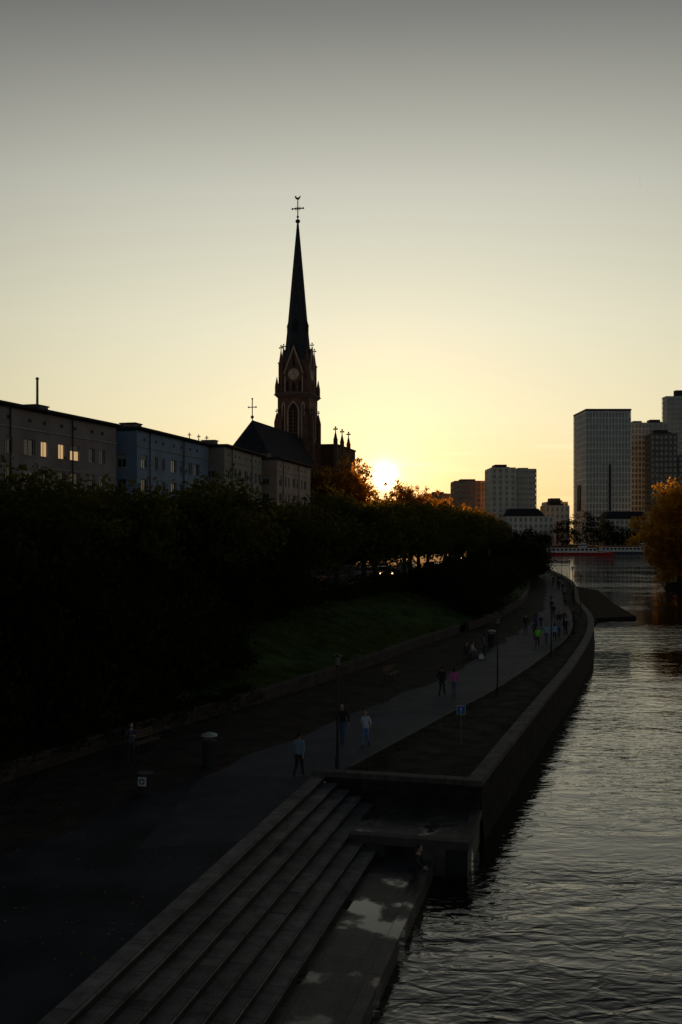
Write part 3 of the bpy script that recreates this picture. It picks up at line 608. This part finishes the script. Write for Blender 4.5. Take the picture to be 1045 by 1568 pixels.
for x0,x1,y0,y1,z in ((91,112,547,561,20.2),(147,172,555,571,18.8)):
    mb.mesh('roof',[(x0,y0,z),(x1,y0,z),(x1,y1,z),(x0,y1,z),(x0+3,y0+3,z+4),(x1-3,y0+3,z+4),(x1-3,y1-3,z+4),(x0+3,y1-3,z+4)],[(0,1,5,4),(1,2,6,5),(2,3,7,6),(3,0,4,7),(4,5,6,7)])
mb.emit('mansard_roof',{'roof':slate})
# ------------------------------------------------------------------ river ships
def ship(name,x,y,rot,Ln,W,hull,dk=True):
    mb=MB(); n=12; top=[];bot=[]
    def hw(t): return W/2*min(1,(1-abs(2*t-1)**5))*(.9 if t<.5 else 1)+.15
    for s in (1,-1):
        seq=range(n+1) if s==1 else range(n,-1,-1)
        for i in seq:
            t=i/n; top.append((-Ln/2+Ln*t,s*hw(t),1.5+.5*(2*t-1)**4)); bot.append((-Ln/2+Ln*t*.97+Ln*.015,s*hw(t)*.8,-.4))
    m=len(top)
    mb.mesh('hull',top+bot,[(i,(i+1)%m,m+(i+1)%m,m+i) for i in range(m)]+[tuple(range(m))])
    mb.mesh('rubbing_strake',[(a,b*1.02,c+.02) for a,b,c in top]+[(a,b*1.02,c-.3) for a,b,c in top],[(i,(i+1)%m,m+(i+1)%m,m+i) for i in range(m)])
    mb.box('cabin',-Ln*.4,Ln*.3,-W*.38,W*.38,1.4,3.6); mb.box('cabin_roof',-Ln*.42,Ln*.32,-W*.42,W*.42,3.6,3.8)
    k=int(Ln*.7/2)
    for i in range(k):
        x0=-Ln*.4+.5+i*2
        if x0+1.4<Ln*.3:
            for s in (-1,1): mb.box('windows',x0,x0+1.4,s*W*.38-.04,s*W*.38+.04,2.2,3.2)
    mb.box('wheelhouse',Ln*.12,Ln*.2,-1.4,1.4,3.8,5.6); mb.box('windows',Ln*.12-.05,Ln*.2+.05,-1.45,1.45,4.5,5.2)
    mb.tube('mast',[(Ln*.2,0,3.7),(Ln*.2,0,8)],[.1,.06],6)
    for i in range(16):
        t=.04+.92*i/15
        for s in (-1,1): mb.tube('railing',[(-Ln/2+Ln*t,s*hw(t)*.93,1.5),(-Ln/2+Ln*t,s*hw(t)*.93,2.5)],[.04,.04],4)
    mb.emit(name,{'hull':mat(name+'_hull',hull,rough=.4),'rubbing_strake':mat('white_paint',(.75,.74,.7)),'cabin':mat('white_paint',(.75,.74,.7)),'cabin_roof':mat(name+'_roof',(.45,.06,.045)),'windows':glass,'wheelhouse':mat('white_paint',(.75,.74,.7)),'mast':iron,'railing':iron},loc=(x,y,0),rotz=rot)
ship('excursion_ship',112,492,R(-2),46,6.5,(.45,.035,.025))
ship('river_barge',150,515,R(1),40,6,(.08,.08,.1))
ship('river_barge',97,522,R(0),26,5,(.4,.38,.35))
# ------------------------------------------------------------------ street furniture
def lamp(x,y):
    mb=MB()
    mb.tube('base',[(0,0,-.05),(0,0,.5),(0,0,.55)],[.10,.09,.06],12); mb.tube('pole',[(0,0,.5),(0,0,2.5),(0,0,4.3)],[.05,.042,.036],10)
    mb.tube('collar',[(0,0,4.28),(0,0,4.36)],[.07,.09],12); mb.tube('lantern',[(0,0,4.37),(0,0,4.70)],[.09,.12],12)
    mb.tube('cap',[(0,0,4.705),(0,0,4.75),(0,0,4.82)],[.20,.18,.04],14); mb.ball('finial',(0,0,4.84),.03,8,6)
    mb.emit('street_lamp',{'base':iron,'pole':iron,'collar':iron,'lantern':mat('lantern_glass',(.15,.15,.14),rough=.3),'cap':iron,'finial':iron},loc=(x,y,PZ),smooth=('pole',))
for x,y in [(-.15,41.7),(9.45,60.1),(16.6,78.6),(22.3,95.2),(27.7,115),(32.8,141),(39.5,172),(45,203)]: lamp(x,y)
def bin_(x,y,label=False,rot=0):
    mb=MB(); h=1.05 if not label else .8
    mb.tube('body',[(0,0,0),(0,0,.06),(0,0,h)],[.23,.26,.29],18)
    mb.tube('rim',[(0,0,h),(0,0,h+.05)],[.31,.31],18)
    if not label:
        for k in range(4):
            th=k*math.pi/2+.4; mb.tube('posts',[(.25*math.cos(th),.25*math.sin(th),h+.05),(.25*math.cos(th),.25*math.sin(th),h+.22)],[.02,.02],6)
        mb.tube('lid',[(0,0,h+.22),(0,0,h+.28),(0,0,h+.36)],[.36,.34,.12],18)
    for k in range(18):
        th=2*math.pi*k/18; mb.tube('slats',[(.265*math.cos(th),.265*math.sin(th),.1),(.30*math.cos(th),.30*math.sin(th),h-.03)],[.018,.018],5)
    if label:
        mb.box('label',-.16,.16,-.345,-.325,.42,.76); mb.tube('label_ring',[(0,-.35,.59),(0,-.36,.59)],[.11,.11],14); mb.tube('label_dot',[(0,-.361,.59),(0,-.367,.59)],[.06,.06],12)
    dk=mat('bin_steel',(.03,.032,.03),rough=.6)
    mb.emit('litter_bin',{'body':dk,'rim':dk,'posts':dk,'lid':mat('bin_lid',(.32,.36,.33),rough=.5),'slats':dk,'label':mat('label_white',(.55,.55,.55)),'label_ring':mat('label_dark',(.05,.05,.05)),'label_dot':mat('label_white',(.55,.55,.55))},loc=(x,y,PZ),rotz=rot)
bin_(-5.6,42.3); bin_(-7.4,37.6,True,R(-8)); bin_(13,86)
mb=MB(); mb.tube('post',[(0,0,-.1),(0,0,1.95)],[.025,.025],8)
mb.box('plate',-.2,.2,-.05,-.032,1.5,1.9); mb.box('symbol',-.18,.18,-.055,-.0505,1.52,1.88); mb.tube('arrow',[(0,-.06,1.58),(0,-.06,1.76)],[.015,.015],6); mb.mesh('arrow',[(-.06,-.06,1.74),(.06,-.06,1.74),(0,-.06,1.83)],[(0,1,2)])
mb.emit('traffic_sign',{'post':mat('galv',(.2,.2,.2)),'plate':mat('label_white',(.55,.55,.55)),'symbol':mat('sign_blue',(.03,.10,.3)),'arrow':mat('label_white',(.55,.55,.55))},loc=(5.55,46,PZ),rotz=R(-8))
def bench(x,y,rot):
    mb=MB()
    for i in range(4): mb.box('seat',-.9,.9,-.22+i*.115,-.125+i*.115,.43,.465)
    for i in range(3): mb.box('backrest',-.9,.9,.265+i*.02,.295+i*.02,.56+i*.13,.66+i*.13)
    for s in (-.7,.7):
        mb.box('leg_front',s-.03,s+.03,-.2,-.15,0,.43); mb.box('leg_back',s-.03,s+.03,.2,.25,0,.43); mb.box('rail',s-.025,s+.025,-.2,.25,.38,.425); mb.hexa('back_support',[(s-.03,.2,.4),(s+.03,.2,.4),(s+.03,.25,.4),(s-.03,.25,.4),(s-.03,.31,.95),(s+.03,.31,.95),(s+.03,.35,.95),(s-.03,.35,.95)])
    wd=mat('bench_wood',(.10,.065,.04),vscale=(1,12,12)); 
    mb.emit('park_bench',{'seat':wd,'backrest':wd,'leg_front':iron,'leg_back':iron,'rail':iron,'back_support':iron},loc=(x,y,PZ),rotz=rot)
bench(10.0,77.6,R(65)); bench(-8.9,45.2,R(62)); bench(3.4,66.5,R(65))
# ------------------------------------------------------------------ cars
def car(x,y,rot,col,lights=0,van=False):
    mb=MB(); h=1.95 if van else 1.45; Ln=4.5
    prof=[(-2.2,.35),(-2.25,.7),(-2.1,.95),(-1.3 if not van else -1.9,.98 if not van else 1.1),(1.1,.98),(2.05,.82),(2.22,.55),(2.18,.32)]
    n=len(prof)
    def ring(w,s=1): return [(px*s,w,pz) for px,pz in prof]
    rows=[ring(-.80,.985),ring(-.88),ring(.88),ring(.80,.985)]
    V=[v for r in rows for v in r]; F=[(r*n+i,r*n+i+1,(r+1)*n+i+1,(r+1)*n+i) for r in range(3) for i in range(n-1)]+[tuple(range(n)),tuple(range(4*n-1,3*n-1,-1))]
    mb.mesh('body',V,F)
    x0,x1=(-2.05,1.25) if van else (-1.95,1.05); rx0,rx1=(-1.9,.75) if van else (-1.2,.25)
    mb.hexa('windows',[(x0,-.8,.96),(x1,-.8,.96),(x1,.8,.96),(x0,.8,.96),(rx0,-.64,h-.05),(rx1,-.64,h-.05),(rx1,.64,h-.05),(rx0,.64,h-.05)])
    mb.hexa('roof',[(rx0-.05,-.66,h-.05),(rx1+.05,-.66,h-.05),(rx1+.05,.66,h-.05),(rx0-.05,.66,h-.05),(rx0+.1,-.58,h),(rx1-.1,-.58,h),(rx1-.1,.58,h),(rx0+.1,.58,h)])
    for s in (-1,1):
        mb.tube('pillars',[(x1,s*.81,.97),(rx1+.02,s*.655,h-.04)],[.04,.035],5); mb.tube('pillars',[(x0,s*.81,.97),(rx0,s*.655,h-.04)],[.05,.045],5); mb.tube('pillars',[(-.4,s*.81,.97),(-.4,s*.655,h-.04)],[.035,.035],5)
        for wx in (-1.4,1.4):
            mb.tube('tyres',[(wx,s*.66,.32),(wx,s*.9,.32)],[.32,.32],18); mb.tube('hubs',[(wx,s*.9,.32),(wx,s*.915,.32)],[.19,.17],12)
        mb.box('headlights',2.1,2.235,s*.66-.16,s*.66+.16,.6,.74); mb.box('tail_lights',-2.265,-2.15,s*.68-.13,s*.68+.13,.68,.86)
        mb.box('mirrors',.75,.9,s*.95-.08,s*.95+.08,.95,1.08)
    mb.box('bumper',2.15,2.29,-.8,.8,.3,.45); mb.box('bumper',-2.3,-2.2,-.8,.8,.32,.5)
    hl=mat('headlight_on',(1,.5,.14),emit=14) if lights else mat('headlight_off',(.5,.5,.5),rough=.2)
    mb.emit('parked_car' if not lights else 'car',{'body':mat('car_paint%s'%str(col),col,rough=.35,spec=.5,var=.05),'windows':glass,'roof':mat('car_paint%s'%str(col),col),'pillars':mat('car_trim',(.03,.03,.03)),'tyres':mat('tyre',(.03,.03,.03)),'hubs':mat('hub',(.4,.4,.4),metal=.7,rough=.4),'headlights':hl,'tail_lights':mat('tail_on' if lights else 'tail_off',(1,.06,.02) if lights else (.3,.02,.02),emit=1.5 if lights else 0) ,'mirrors':mat('car_trim',(.03,.03,.03)),'bumper':mat('car_trim',(.03,.03,.03))},loc=(x,y,6.125),rotz=rot)
rd=R(72)
for x,y,c,l,v in [(3.2,127,(.35,.36,.38),0,0),(5.4,127.6,(.05,.05,.06),1,0),(9.0,134,(.5,.5,.5),0,1),(-9.6,118,(.45,.45,.45),0,0),(-2.9,113,(.1,.1,.12),0,0),(13.5,148,(.2,.05,.04),0,0),(17.5,160,(.55,.55,.55),0,1),(22.5,195,(.5,.5,.52),1,0),(-14,104,(.2,.2,.22),0,0)]:
    car(x,y,(-rd-R(10)) if l else rd,c,l,v)
# ------------------------------------------------------------------ people
POSES={
'walk':dict(hipz=.93,kL=(.09,.15,.52),aL=(.09,.25,.10),tL=(.10,.42,.055),kR=(-.09,.05,.50),aR=(-.09,-.26,.17),tR=(-.10,-.14,.045),eL=(.26,-.10,1.17),wL=(.25,-.14,.92),eR=(-.26,.02,1.16),wR=(-.23,.17,.96)),
'walk2':dict(hipz=.94,kL=(.09,.02,.50),aL=(.09,-.18,.12),tL=(.10,-.02,.04),kR=(-.09,.12,.52),aR=(-.09,.14,.09),tR=(-.11,.32,.05),eL=(.26,.03,1.16),wL=(.23,.16,.95),eR=(-.26,-.08,1.17),wR=(-.25,-.10,.91)),
'stand':dict(hipz=.94,kL=(.10,.02,.51),aL=(.11,-.01,.09),tL=(.14,.17,.04),kR=(-.10,.02,.51),aR=(-.11,-.01,.09),tR=(-.14,.17,.04),eL=(.26,-.03,1.17),wL=(.26,.05,.92),eR=(-.26,-.03,1.17),wR=(-.26,.05,.92)),
'phone':dict(hipz=.94,kL=(.10,.02,.51),aL=(.11,-.01,.09),tL=(.14,.17,.04),kR=(-.10,.02,.51),aR=(-.11,-.01,.09),tR=(-.14,.17,.04),eL=(.25,.02,1.17),wL=(.10,.24,1.26),eR=(-.25,.02,1.17),wR=(-.10,.24,1.24)),
'sit':dict(hipz=.53,kL=(.12,.43,.52),aL=(.12,.46,.09),tL=(.14,.63,.045),kR=(-.12,.43,.52),aR=(-.12,.44,.09),tR=(-.14,.61,.045),eL=(.26,.08,.77),wL=(.16,.30,.66),eR=(-.26,.08,.77),wR=(-.14,.30,.66)),
'crouch':dict(hipz=.30,kL=(.16,.33,.52),aL=(.13,.14,.09),tL=(.16,.32,.045),kR=(-.16,.33,.50),aR=(-.13,.14,.09),tR=(-.16,.32,.045),eL=(.25,.32,.62),wL=(.12,.50,.45),eR=(-.25,.32,.62),wR=(-.08,.52,.42),lean=.28)}
def person(x,y,z,rot,H,pose,top,bot,hair=(.03,.02,.015),shoes=(.04,.04,.04),female=False,sleeve=True,bag=None):
    P=POSES[pose]; hz=P['hipz']; ln=P.get('lean',.03); s=H/1.76; wS=.165 if female else .185
    J={'pel':((0,0,hz+.03),(.155,.11)),'spi':((0,ln*.4,hz+.2),(.125 if female else .14,.095)),'che':((0,ln*.8,hz+.40),(.155 if female else .175,.115)),
       'nkb':((0,ln,hz+.53),(.075,.07)),'nkt':((0,ln+.03,hz+.61),(.055,.055)),
       'sL':((wS,ln,hz+.49),(.068,.068)),'sR':((-wS,ln,hz+.49),(.068,.068)),
       'hL':((.09,0,hz-.04),(.098,.10)),'hR':((-.09,0,hz-.04),(.098,.10))}
    for k,r in (('kL',.066),('kR',.066),('aL',.048),('aR',.048),('tL',.038),('tR',.038),('eL',.05),('eR',.05),('wL',.034),('wR',.034)): J[k]=(P[k],(r,r))
    for sd in 'LR':
        e=Vector(P['e'+sd]); w=Vector(P['w'+sd]); d=(w-e).normalized(); J['p'+sd]=(tuple(w+d*.07),(.036,.022)); J['c'+sd]=(tuple((Vector(P['k'+sd])*.6+Vector(P['a'+sd])*.4)+Vector((0,-.02,0))),(.062,.06))
    sl=0 if sleeve else 2
    E=[('pel','spi',0),('spi','che',0),('che','nkb',0),('nkb','nkt',2)]
    for sd in 'LR': E+=[('che','s'+sd,0),('s'+sd,'e'+sd,0),('e'+sd,'w'+sd,sl),('w'+sd,'p'+sd,2),('pel','h'+sd,1),('h'+sd,'k'+sd,1),('k'+sd,'c'+sd,1),('c'+sd,'a'+sd,1),('a'+sd,'t'+sd,3)]
    names=list(J); me=bpy.data.meshes.new('pm'); me.from_pydata([J[k][0] for k in names],[(names.index(a),names.index(b)) for a,b,_ in E],[]); me.update()
    o=bpy.data.objects.new('tmp',me); link(o); md=o.modifiers.new('s','SKIN'); md.use_smooth_shade=True
    sv=me.skin_vertices[0].data
    for i,k in enumerate(names): sv[i].radius=J[k][1]; sv[i].use_root=(k=='pel')
    o.modifiers.new('u','SUBSURF').levels=2
    dg=bpy.context.evaluated_depsgraph_get(); em=bpy.data.meshes.new_from_object(o.evaluated_get(dg))
    bpy.data.objects.remove(o)
    V=[tuple(v.co) for v in em.vertices]; F=[tuple(p.vertices) for p in em.polygons]
    C=np.array([tuple(p.center) for p in em.polygons]); best=np.full(len(C),9.0); MI=np.zeros(len(C),int)
    for a,b,m in E:
        a_=np.array(J[a][0]); ab=np.array(J[b][0])-a_; t=np.clip(((C-a_)@ab)/(ab@ab),0,1); dd=np.linalg.norm(C-a_-t[:,None]*ab,axis=1)
        q=dd<best; best[q]=dd[q]; MI[q]=m
    if pose not in('crouch','sit'):
        core=(MI<2)&(abs(C[:,0])<.19)&(C[:,2]<hz+.3); MI[core&(C[:,2]>=hz-.01)]=0; MI[core&(C[:,2]<hz-.01)]=1
    MI=MI.tolist()
    mb=MB()
    hy=ln+.05; hc=(0,hy,hz+.73)
    mb.ball('2',hc,(.076,.094,.118),14,10); mb.ball('2',(0,hy+.05,hz+.665),(.045,.045,.045),8,6)
    mb.mesh('2',[(-.014,hy+.088,hz+.70),(.014,hy+.088,hz+.70),(0,hy+.122,hz+.705),(0,hy+.085,hz+.755)],[(0,1,2),(0,2,3),(1,3,2)])
    for sx in (-1,1):
        mb.ball('2',(sx*.078,hy-.005,hz+.725),(.012,.022,.032),6,5); mb.ball('3',(sx*.03,hy+.086,hz+.742),(.012,.008,.008),6,5)
    mb.ball('5',(0,hy+.09,hz+.675),(.026,.008,.007),8,5)
    mb.ball('4',(0,hy-.022,hz+.757),(.087,.095,.108),14,10)
    if female: mb.ball('4',(0,hy-.07,hz+.64),(.075,.045,.17),12,8); mb.ball('4',(0,hy-.055,hz+.73),(.085,.07,.1),12,8)
    for sd in 'LR':
        e=Vector(P['e'+sd]); w=Vector(P['w'+sd]); d=(w-e).normalized(); b=w+d*.10
        side=d.cross(Vector((1,0,0))).normalized(); inn=Vector((-1 if sd=='L' else 1,0,0))
        for k in range(4):
            q=b+side*(.021*(k-1.5)); L_=(.062,.07,.066,.05)[k]; mb.tube('2',[tuple(q-d*.02),tuple(q+d*L_*.5),tuple(q+d*L_*.9+inn*.018)],[.0095,.009,.006],6)
        q=w+d*.05+side*(.035); mb.tube('2',[tuple(q),tuple(q+side*.02+d*.025),tuple(q+side*.022+d*.055+inn*.01)],[.011,.010,.007],6)
    if pose=='phone': mb.box('3',-.04,.04,.30,.312,1.24,1.38)
    if bag: mb.ball('6',(0,ln-.19,hz+.3),(.15,.09,.21),10,8); mb.tube('6',[(.1,ln-.12,hz+.47),(.11,ln+.05,hz+.54),(.11,ln+.13,hz+.40)],[.018]*3,5); mb.tube('6',[(-.1,ln-.12,hz+.47),(-.11,ln+.05,hz+.54),(-.11,ln+.13,hz+.40)],[.018]*3,5)
    for p,(v,f) in mb.P.items():
        b=len(V); V+=v; F+=[tuple(b+i for i in q) for q in f]; MI+=[int(p)]*len(f)
    zmin=min(v[2] for v in V); V=[(v[0]*s,v[1]*s,(v[2]-zmin)*s) for v in V]
    def cm(pre,c): return mat(pre+'_%.2f_%.2f_%.2f'%tuple(c),c,rough=.85,var=.2,scale=7,bump=.2,bscale=25)
    meshobj('pedestrian',V,F,[cm('cloth',top),cm('cloth',bot),mat('skin',(.42,.26,.19),rough=.55,var=.06),cm('shoe',shoes),cm('hair',hair),mat('lips',(.3,.12,.1)),cm('bag',bag or (.05,.05,.05))],mi=MI,smooth=True,loc=(x,y,z),rotz=rot)
dk=(.03,.032,.04); jean=(.06,.09,.16)
UP=R(-20); TO=R(160)
person(-1.72,40.4,PZ+.012,UP,1.80,'walk',(.16,.24,.30),(.02,.02,.025))
person(.08,47.0,PZ,TO,1.84,'walk2',(.02,.02,.025),(.06,.10,.2))
person(1.15,46.1,PZ,TO,1.70,'walk',(.5,.56,.66),(.1,.19,.38),hair=(.12,.07,.03),female=True,sleeve=False)
person(6.1,60.2,PZ,UP,1.80,'walk',(.02,.02,.022),(.03,.03,.035))
person(6.85,60.3,PZ,UP,1.70,'walk2',(.6,.11,.32),(.12,.14,.2),female=True,hair=(.05,.03,.02))
person(-9.0,42.6,PZ,R(-150),1.78,'phone',(.05,.06,.09),(.03,.03,.03),bag=(.04,.04,.05))
person(9.7,77.5,PZ-.02,R(-115),1.76,'sit',(.03,.03,.03),(.04,.04,.05))
person(10.3,78.3,PZ-.02,R(-115),1.70,'sit',(.4,.42,.42),(.1,.12,.16),female=True)
person(11.3,78.6,PZ,R(60),1.76,'stand',(.06,.08,.13),(.03,.03,.04))
person(16.9,85.6,PZ,TO,1.74,'walk',(.2,.95,.06),(.04,.04,.05),sleeve=False)
person(18.2,88.2,PZ,TO,1.76,'walk2',(.3,.42,.58),(.08,.1,.2))
person(19.15,89.3,PZ,UP,1.70,'walk',(.22,.42,.66),(.03,.03,.04),female=True)
person(17.7,90.8,PZ,UP,1.78,'walk2',(.05,.05,.06),(.03,.03,.04))
person(18.1,97.5,PZ,TO,1.8,'walk',(.03,.03,.035),(.05,.05,.06))
person(19.3,98.6,PZ,UP,1.7,'walk',(.1,.1,.2),(.03,.03,.04),female=True)
person(22.1,101,PZ,UP,1.8,'walk',(.03,.03,.035),jean)
person(23.1,103,PZ,TO,1.72,'walk2',(.14,.03,.04),(.03,.03,.04),female=True)
person(20.9,104,PZ,UP,1.76,'walk2',(.3,.32,.35),dk)
person(23.9,112,PZ,TO,1.76,'walk',dk,jean,bag=(.05,.04,.03))
person(25.2,119,PZ,UP,1.8,'walk',(.04,.04,.05),dk)
person(24.8,106,PZ,TO,1.74,'walk2',(.05,.05,.06),dk)
person(21.2,94,PZ,TO,1.8,'walk',dk,dk); person(20.4,93.2,PZ,TO,1.68,'walk2',(.2,.2,.24),dk,female=True)
person(31.0,138,PZ,TO,1.76,'walk',dk,dk)
person(31.9,137,PZ,UP,1.7,'walk2',(.05,.04,.04),dk,female=True)
person(29.5,131,PZ,UP,1.8,'walk',(.12,.12,.13),dk)
person(35.2,158,PZ,TO,1.8,'walk',dk,jean)
person(37.4,172,PZ,UP,1.76,'walk2',(.2,.05,.05),dk)
person(38.6,181,PZ,UP,1.8,'stand',dk,dk); person(40.6,186,PZ,TO,1.7,'walk',dk,dk,female=True); person(36.8,168,PZ,TO,1.76,'walk2',dk,dk)
q=NU(4.55,-6.0); person(q.x,q.y,.50,R(-110),1.76,'crouch',dk,(.03,.03,.04))
mb=MB(); mb.ctaper('bag',0,0,0,.34,.2,.13,.16,.07); mb.tube('handle',[(-.1,0,.33),(-.06,0,.48),(.06,0,.48),(.1,0,.33)],[.012]*4,6)
mb.emit('shopping_bag',{'bag':mat('bag_cloth',(.6,.62,.6)),'handle':mat('bag_cloth',(.6,.62,.6))},loc=(10.9,77.4,PZ+.012))
mb=MB(); mb.tube('streak',[(1203,4000,1390),(1201,4000,1415),(1199,4000,1442)],[1.2,3,.8],8); mb.emit('contrail_cloud',{'streak':mat('cloud_glow',(.8,.8,.78),emit=.55)})  # slight emission stands in for sunlight on the streak
# ------------------------------------------------------------------ camera, sun, sky
cam=bpy.data.cameras.new('camera'); co=bpy.data.objects.new('camera',cam); link(co); co.location=(0,0,12.2); co.rotation_euler=(R(90),0,0)
cam.sensor_fit='VERTICAL'; cam.sensor_height=36; cam.lens=35; cam.shift_y=28/1568; cam.clip_end=20000; cam.clip_start=.1; sc.camera=co
el,az=R(3.1),R(2.48)
S=Vector((math.sin(az)*math.cos(el),math.cos(az)*math.cos(el),math.sin(el)))
sl=bpy.data.lights.new('sun','SUN'); sl.energy=5.0; sl.angle=R(.5); sl.color=(1,.48,.16); so=bpy.data.objects.new('sun',sl); link(so); so.rotation_euler=S.to_track_quat('Z','Y').to_euler(); so.location=(0,0,200)
w=bpy.data.worlds.new('World'); sc.world=w; w.use_nodes=True; nt=w.node_tree; L=nt.links; bg=nt.nodes['Background']
sky=nn(nt,'ShaderNodeTexSky'); sky.sky_type='NISHITA'; sky.sun_disc=False; sky.sun_elevation=el; sky.sun_rotation=az; sky.dust_density=2
tc=nn(nt,'ShaderNodeTexCoord'); sep=nn(nt,'ShaderNodeSeparateXYZ'); L.new(tc.outputs['Generated'],sep.inputs[0])
def M(op,a,b=None,c=None,clamp=False):
    n=nn(nt,'ShaderNodeMath',operation=op); n.use_clamp=clamp
    for i,v in enumerate((a,b,c)):
        if v is None: continue
        if isinstance(v,(int,float)): n.inputs[i].default_value=v
        else: L.new(v,n.inputs[i])
    return n.outputs[0]
def VM(op,a,b=None,sc_=None):
    n=nn(nt,'ShaderNodeVectorMath',operation=op)
    for i,v in enumerate((a,b)):
        if v is None: continue
        if isinstance(v,(tuple,Vector)): n.inputs[i].default_value=tuple(v)
        else: L.new(v,n.inputs[i])
    if sc_ is not None:
        if isinstance(sc_,(int,float)): n.inputs['Scale'].default_value=sc_
        else: L.new(sc_,n.inputs['Scale'])
    return n
def ramp(fac,els):
    r=nn(nt,'ShaderNodeValToRGB'); cr_=r.color_ramp
    while len(cr_.elements)<len(els): cr_.elements.new(.5)
    for e,(p_,c_) in zip(cr_.elements,els): e.position=p_; e.color=(*c_,1) if len(c_)==3 else c_
    L.new(fac,r.inputs[0]); return r.outputs[0]
base=ramp(sep.outputs[2],[(0,(.92,.62,.28)),(.045,(.96,.74,.39)),(.11,(.90,.81,.54)),(.2,(.82,.79,.61)),(.32,(.64,.64,.555)),(.46,(.28,.285,.27)),(.62,(.068,.075,.085)),(1,(.025,.03,.042))])
dot=VM('DOT_PRODUCT',tc.outputs['Generated'],S).outputs['Value']
f01=M('MULTIPLY_ADD',dot,.5,.5)
fac=ramp(f01,[(0,(.19,.24,.33)),(.5,(.24,.28,.37)),(.85,(.34,.35,.38)),(.91,(.46,.46,.465)),(.94,(.64,.64,.64)),(.97,(.84,.84,.82)),(.99,(.97,.97,.95)),(1,(1.02,1.02,1.0))])
v1=VM('MULTIPLY',base,fac).outputs[0]
nis=VM('SCALE',sky.outputs[0],None,.003).outputs[0]
v2=VM('ADD',v1,nis).outputs[0]
pd=M('MAXIMUM',dot,0)
def glow(pw,amp,colr):
    g=M('MULTIPLY',M('POWER',pd,pw),amp); return VM('SCALE',colr,None,g).outputs[0]
for pw,amp,colr in [(80000,140,(1,.85,.55)),(16000,4,(1,.75,.36)),(1500,.9,(1,.60,.16)),(130,.26,(1,.58,.16))]:
    cc=nn(nt,'ShaderNodeCombineXYZ'); 
    for i in range(3): cc.inputs[i].default_value=colr[i]
    v2=VM('ADD',v2,glow(pw,amp,cc.outputs[0])).outputs[0]
vs=VM('MULTIPLY',tc.outputs['Generated'],(7,7,110)).outputs[0]
no=nn(nt,'ShaderNodeTexNoise'); no.inputs['Scale'].default_value=1; no.inputs['Detail'].default_value=5; L.new(vs,no.inputs['Vector'])
msk=ramp(sep.outputs[2],[(.015,(0,0,0)),(.035,(1,1,1)),(.07,(1,1,1)),(.10,(0,0,0))])
ms=M('MULTIPLY',M('MULTIPLY',M('SUBTRACT',no.outputs['Fac'],.54,clamp=True),2.2),msk)
cc=nn(nt,'ShaderNodeCombineXYZ'); [setattr(cc.inputs[i],'default_value',(.5,.36,.2)[i]) for i in range(3)]
v2=VM('ADD',v2,VM('SCALE',cc.outputs[0],None,ms).outputs[0]).outputs[0]
L.new(v2,bg.inputs[0]); bg.inputs[1].default_value=1.0
sc.view_settings.view_transform='Standard'; sc.view_settings.look='None'; sc.view_settings.exposure=0
